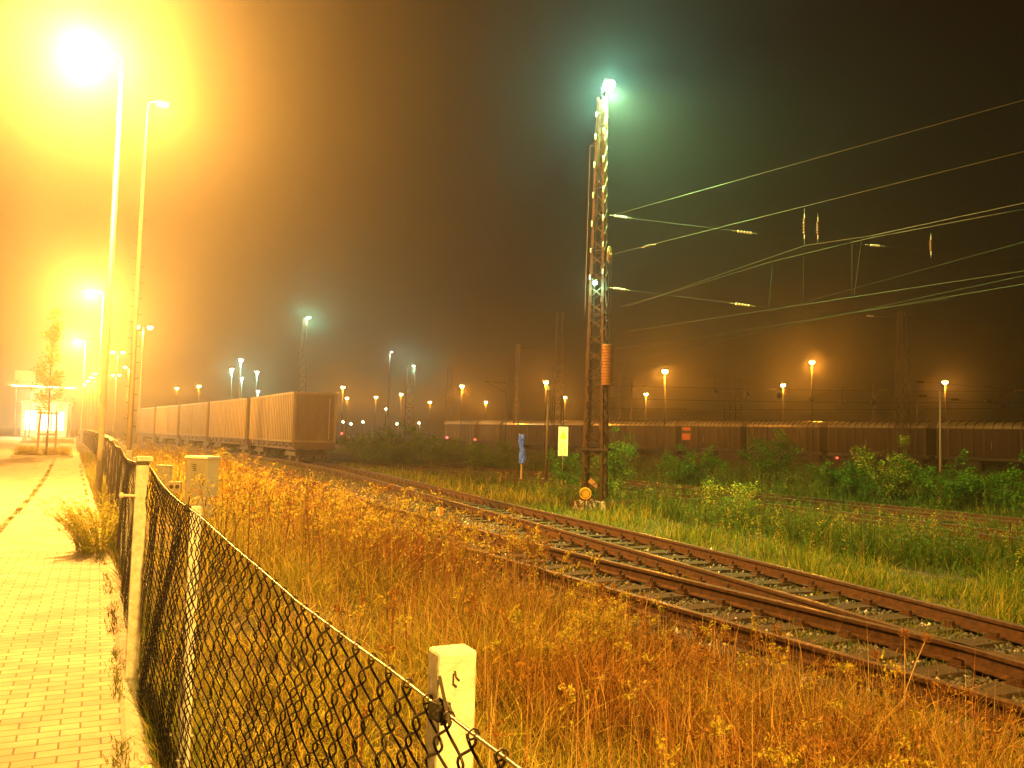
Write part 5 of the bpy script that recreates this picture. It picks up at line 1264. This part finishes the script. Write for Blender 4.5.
def young_tree():
    x, y = float(c1[0]) + 0.15, float(c1[1]) + dp / 2; H = 7.6
    t = thing('young_tree', 'young street tree with a thin crown, held by a wooden stake frame', 'tree', (x, y, 0.06))
    mb = MB(); mb.tube([(0, 0, 0), (0.02, 0, 2), (-0.03, 0.02, 4), (0.02, 0, H * 0.95)], 0, None, 8, [0.06, 0.045, 0.03, 0.008]); mb.build('trunk', M['bark'], t, True)
    L = Leaves(); mbb = MB()
    for i in range(46):
        u = rng.uniform(0.26, 0.98); z = H * u; a = rng.uniform(0, 6.28); ln = (1.15 * (1 - u) + 0.18) * rng.uniform(0.5, 1.1); e = np.array([math.cos(a) * ln, math.sin(a) * ln, z + ln * 0.9]); s = np.array([0, 0, z])
        mbb.tube([s, (s + e) / 2 + rng.normal(0, 0.04, 3), e], 0, None, 4, [0.014, 0.009, 0.004])
        q = 90; w_ = rng.random(q)[:, None] ** 0.6; L.leaf(s + (e - s) * w_ + rng.normal(0, 0.11, (q, 3)), rng.uniform(0.09, 0.16, q), mixcol(q, YE + [(0.2, 0.24, 0.04)], 0.3))
    mbb.build('branches', M['bark'], t); L.build('crown', 's', t)
    fr = thing('tree_stake_frame', 'wooden stake frame with cross rails around the young tree', 'tree guard', (x, y, 0.06)); 
    for sx in (-1, 1):
        for sy in (-1, 1): mb = MB(); mb.tube([(sx * 0.42, sy * 0.42, 0), (sx * 0.36, sy * 0.36, 2.3)], 0.035, None, 8); mb.build('stake', M['wood'], fr)
    for z in (1.1, 2.2):
        mb = MB(); 
        for sy in (-1, 1): mb.box((0, sy * 0.40, z), (0.92, 0.03, 0.09)); mb.box((sy * 0.40, 0, z + 0.003), (0.03, 0.76, 0.09))
        mb.build('cross_rail', M['wood'], fr)
young_tree()
def shop():
    c = at(43, 430.5, 0); z = 118.0; c = hpt(44, 426, z); x, y = float(c[0]), float(c[1]); s = z / F; rz = -YAW + R(22)
    t = thing('lit_building', 'brightly lit pale flat-roofed building at the far end of the road', 'building', (x, y, 0), rz)
    mb = MB(); mb.box((0, 3, 2.3), (5.6, 6, 4.6)); b = mb.build('walls', M['render_wall'], t)
    for k in (-1, 0, 1): mb = MB(); mb.box((k * 1.7, -0.03, 2.2), (1.4, 0.05, 2.6)); w_ = mb.build('window', M['glass_lit'], b); mb = MB(); mb.box((k * 1.7, -0.07, 2.2), (0.08, 0.04, 2.6)); mb.build('window_bar', M['darksteel'], w_)
    mb = MB(); mb.box((0, 3, 4.75), (6.0, 6.4, 0.3)); mb.build('roof', M['lamp_body'], t)
    cc = hpt(45, 387, z - 8)
    t2 = thing('filling_canopy', 'long flat lit canopy on posts in front of the bright building', 'canopy', (float(cc[0]), float(cc[1]), 0), rz); h = float(cc[2])
    mb = MB(); mb.box((0, 0, h + 0.2), (8.0, 4.0, 0.4)); rf = mb.build('roof', M['render_wall'], t2)
    for k in (-1, 1): mb = MB(); mb.box((k * 3.2, 0, h / 2), (0.12, 0.12, h)); mb.build('column', M['darksteel'], t2)
    for k in range(4): mb = MB(); mb.box((-3 + k * 2.0, -1.0, h - 0.02), (1.0, 1.0, 0.04)); mb.build('soffit_light', M['sodium_glow'], rf)
    lamp_light((0, -1.5, h - 0.7), 50000 * PW['far'], (1, 0.66, 0.25), t2, 0.3)
    p = hpt(26, 420, z - 20); t3 = thing('bollard_lamp', 'dazzling low white lamp left of the bright building', 'lamp', (float(p[0]), float(p[1]), 0), 0)
    mb = MB(); mb.tube([(0, 0, 0), (0, 0, float(p[2]) - 0.1)], 0.07, None, 8); mb.build('post', M['darksteel'], t3)
    mb = MB(); mb.ball((0, 0, float(p[2])), 0.22, None, 12); mb.build('globe', M['sodium_glow'], t3, True)
    lamp_light((0, -0.5, float(p[2])), 9000 * PW['far'], (1, 0.75, 0.4), t3, 0.2)
    p = hpt(25, 376, z - 4); t4 = thing('price_board', 'blank pale board on two posts above the canopy at far left', 'sign', (float(p[0]), float(p[1]), 0), rz); h = float(p[2])
    mb = MB(); mb.box((0, 0, h), (2.4, 0.2, 1.4)); mb.build('panel', M['board'], t4)
    for k in (-1, 1): mb = MB(); mb.box((k * 0.9, 0, h / 2 - 0.35), (0.12, 0.12, h - 0.7)); mb.build('post', M['darksteel'], t4)
shop()
def bins():
    for px, py, w, hpx, lab in [(90, 446, 8, 9, 'dark square utility box at the foot of the second street lamp'), (77, 435, 4, 6, 'small dark utility box farther along the paving')]:
        p = at(px, py, 0); s = size_at(p) / F; t = thing('utility_box', lab, 'utility box', (p[0] + 0.2, p[1], 0), 0)
        mb = MB(); mb.box((0, 0, hpx * s / 2), (w * s * 0.8, 0.4, hpx * s)); mb.build('body', M['darksteel'], t, bevel=0.01)
        mb = MB(); mb.box((0, 0, hpx * s + 0.015), (w * s * 0.88, 0.46, 0.04)); mb.build('lid', M['galv'], t, bevel=0.005)
bins()

# ------------------------------------------------------------------ haze and sky
mb = MB(); mb.box((0, 0, 11.0), (1190, 1190, 26.0)); hz_ = mb.build('haze', None)
mv = bpy.data.materials.new('haze'); mv.use_nodes = True; nt = mv.node_tree
nt.nodes.remove(nt.nodes['Principled BSDF']); pv = nt.nodes.new('ShaderNodeVolumePrincipled')
pv.inputs['Color'].default_value = (0.92, 0.92, 0.92, 1); pv.inputs['Density'].default_value = 0.0022; pv.inputs['Anisotropy'].default_value = 0.86
link(nt, pv, 0, nt.nodes['Material Output'], 'Volume'); hz_.data.materials.clear(); hz_.data.materials.append(mv)
tag(hz_, kind='stuff', label='thin night haze lit by the lamps over the whole yard', cat='haze')

w = bpy.data.worlds.new('World'); sc.world = w; w.use_nodes = True; nt = w.node_tree; bg = nt.nodes['Background']
sky = nt.nodes.new('ShaderNodeTexSky'); sky.sky_type = 'NISHITA'; sky.sun_disc = False; sky.sun_elevation = R(-4); sky.sun_rotation = R(200)
add = nt.nodes.new('ShaderNodeMix'); add.data_type = 'RGBA'; add.blend_type = 'ADD'; add.inputs[0].default_value = 1
mul = nt.nodes.new('ShaderNodeMix'); mul.data_type = 'RGBA'; mul.blend_type = 'MULTIPLY'; mul.inputs[0].default_value = 1; mul.inputs[7].default_value = (0.02, 0.02, 0.02, 1)
nt.links.new(sky.outputs[0], mul.inputs[6]); nt.links.new(mul.outputs[2], add.inputs[6]); add.inputs[7].default_value = (0.05, 0.032, 0.016, 1)
nt.links.new(add.outputs[2], bg.inputs['Color']); bg.inputs['Strength'].default_value = 0.06

# ------------------------------------------------------------------ render settings
sc.render.engine = 'CYCLES'; cy = sc.cycles
cy.use_denoising = True
try: cy.denoiser = 'OPENIMAGEDENOISE'
except Exception: pass
cy.use_light_tree = True; cy.max_bounces = 5; cy.diffuse_bounces = 2; cy.glossy_bounces = 2; cy.transmission_bounces = 2; cy.volume_bounces = 0; cy.transparent_max_bounces = 6
cy.sample_clamp_indirect = 2.0; cy.sample_clamp_direct = 0
cy.use_adaptive_sampling = False
vs = sc.view_settings; vs.view_transform = 'Standard'; vs.look = 'None'; vs.gamma = 1; vs.exposure = 0; vs.use_curve_mapping = False
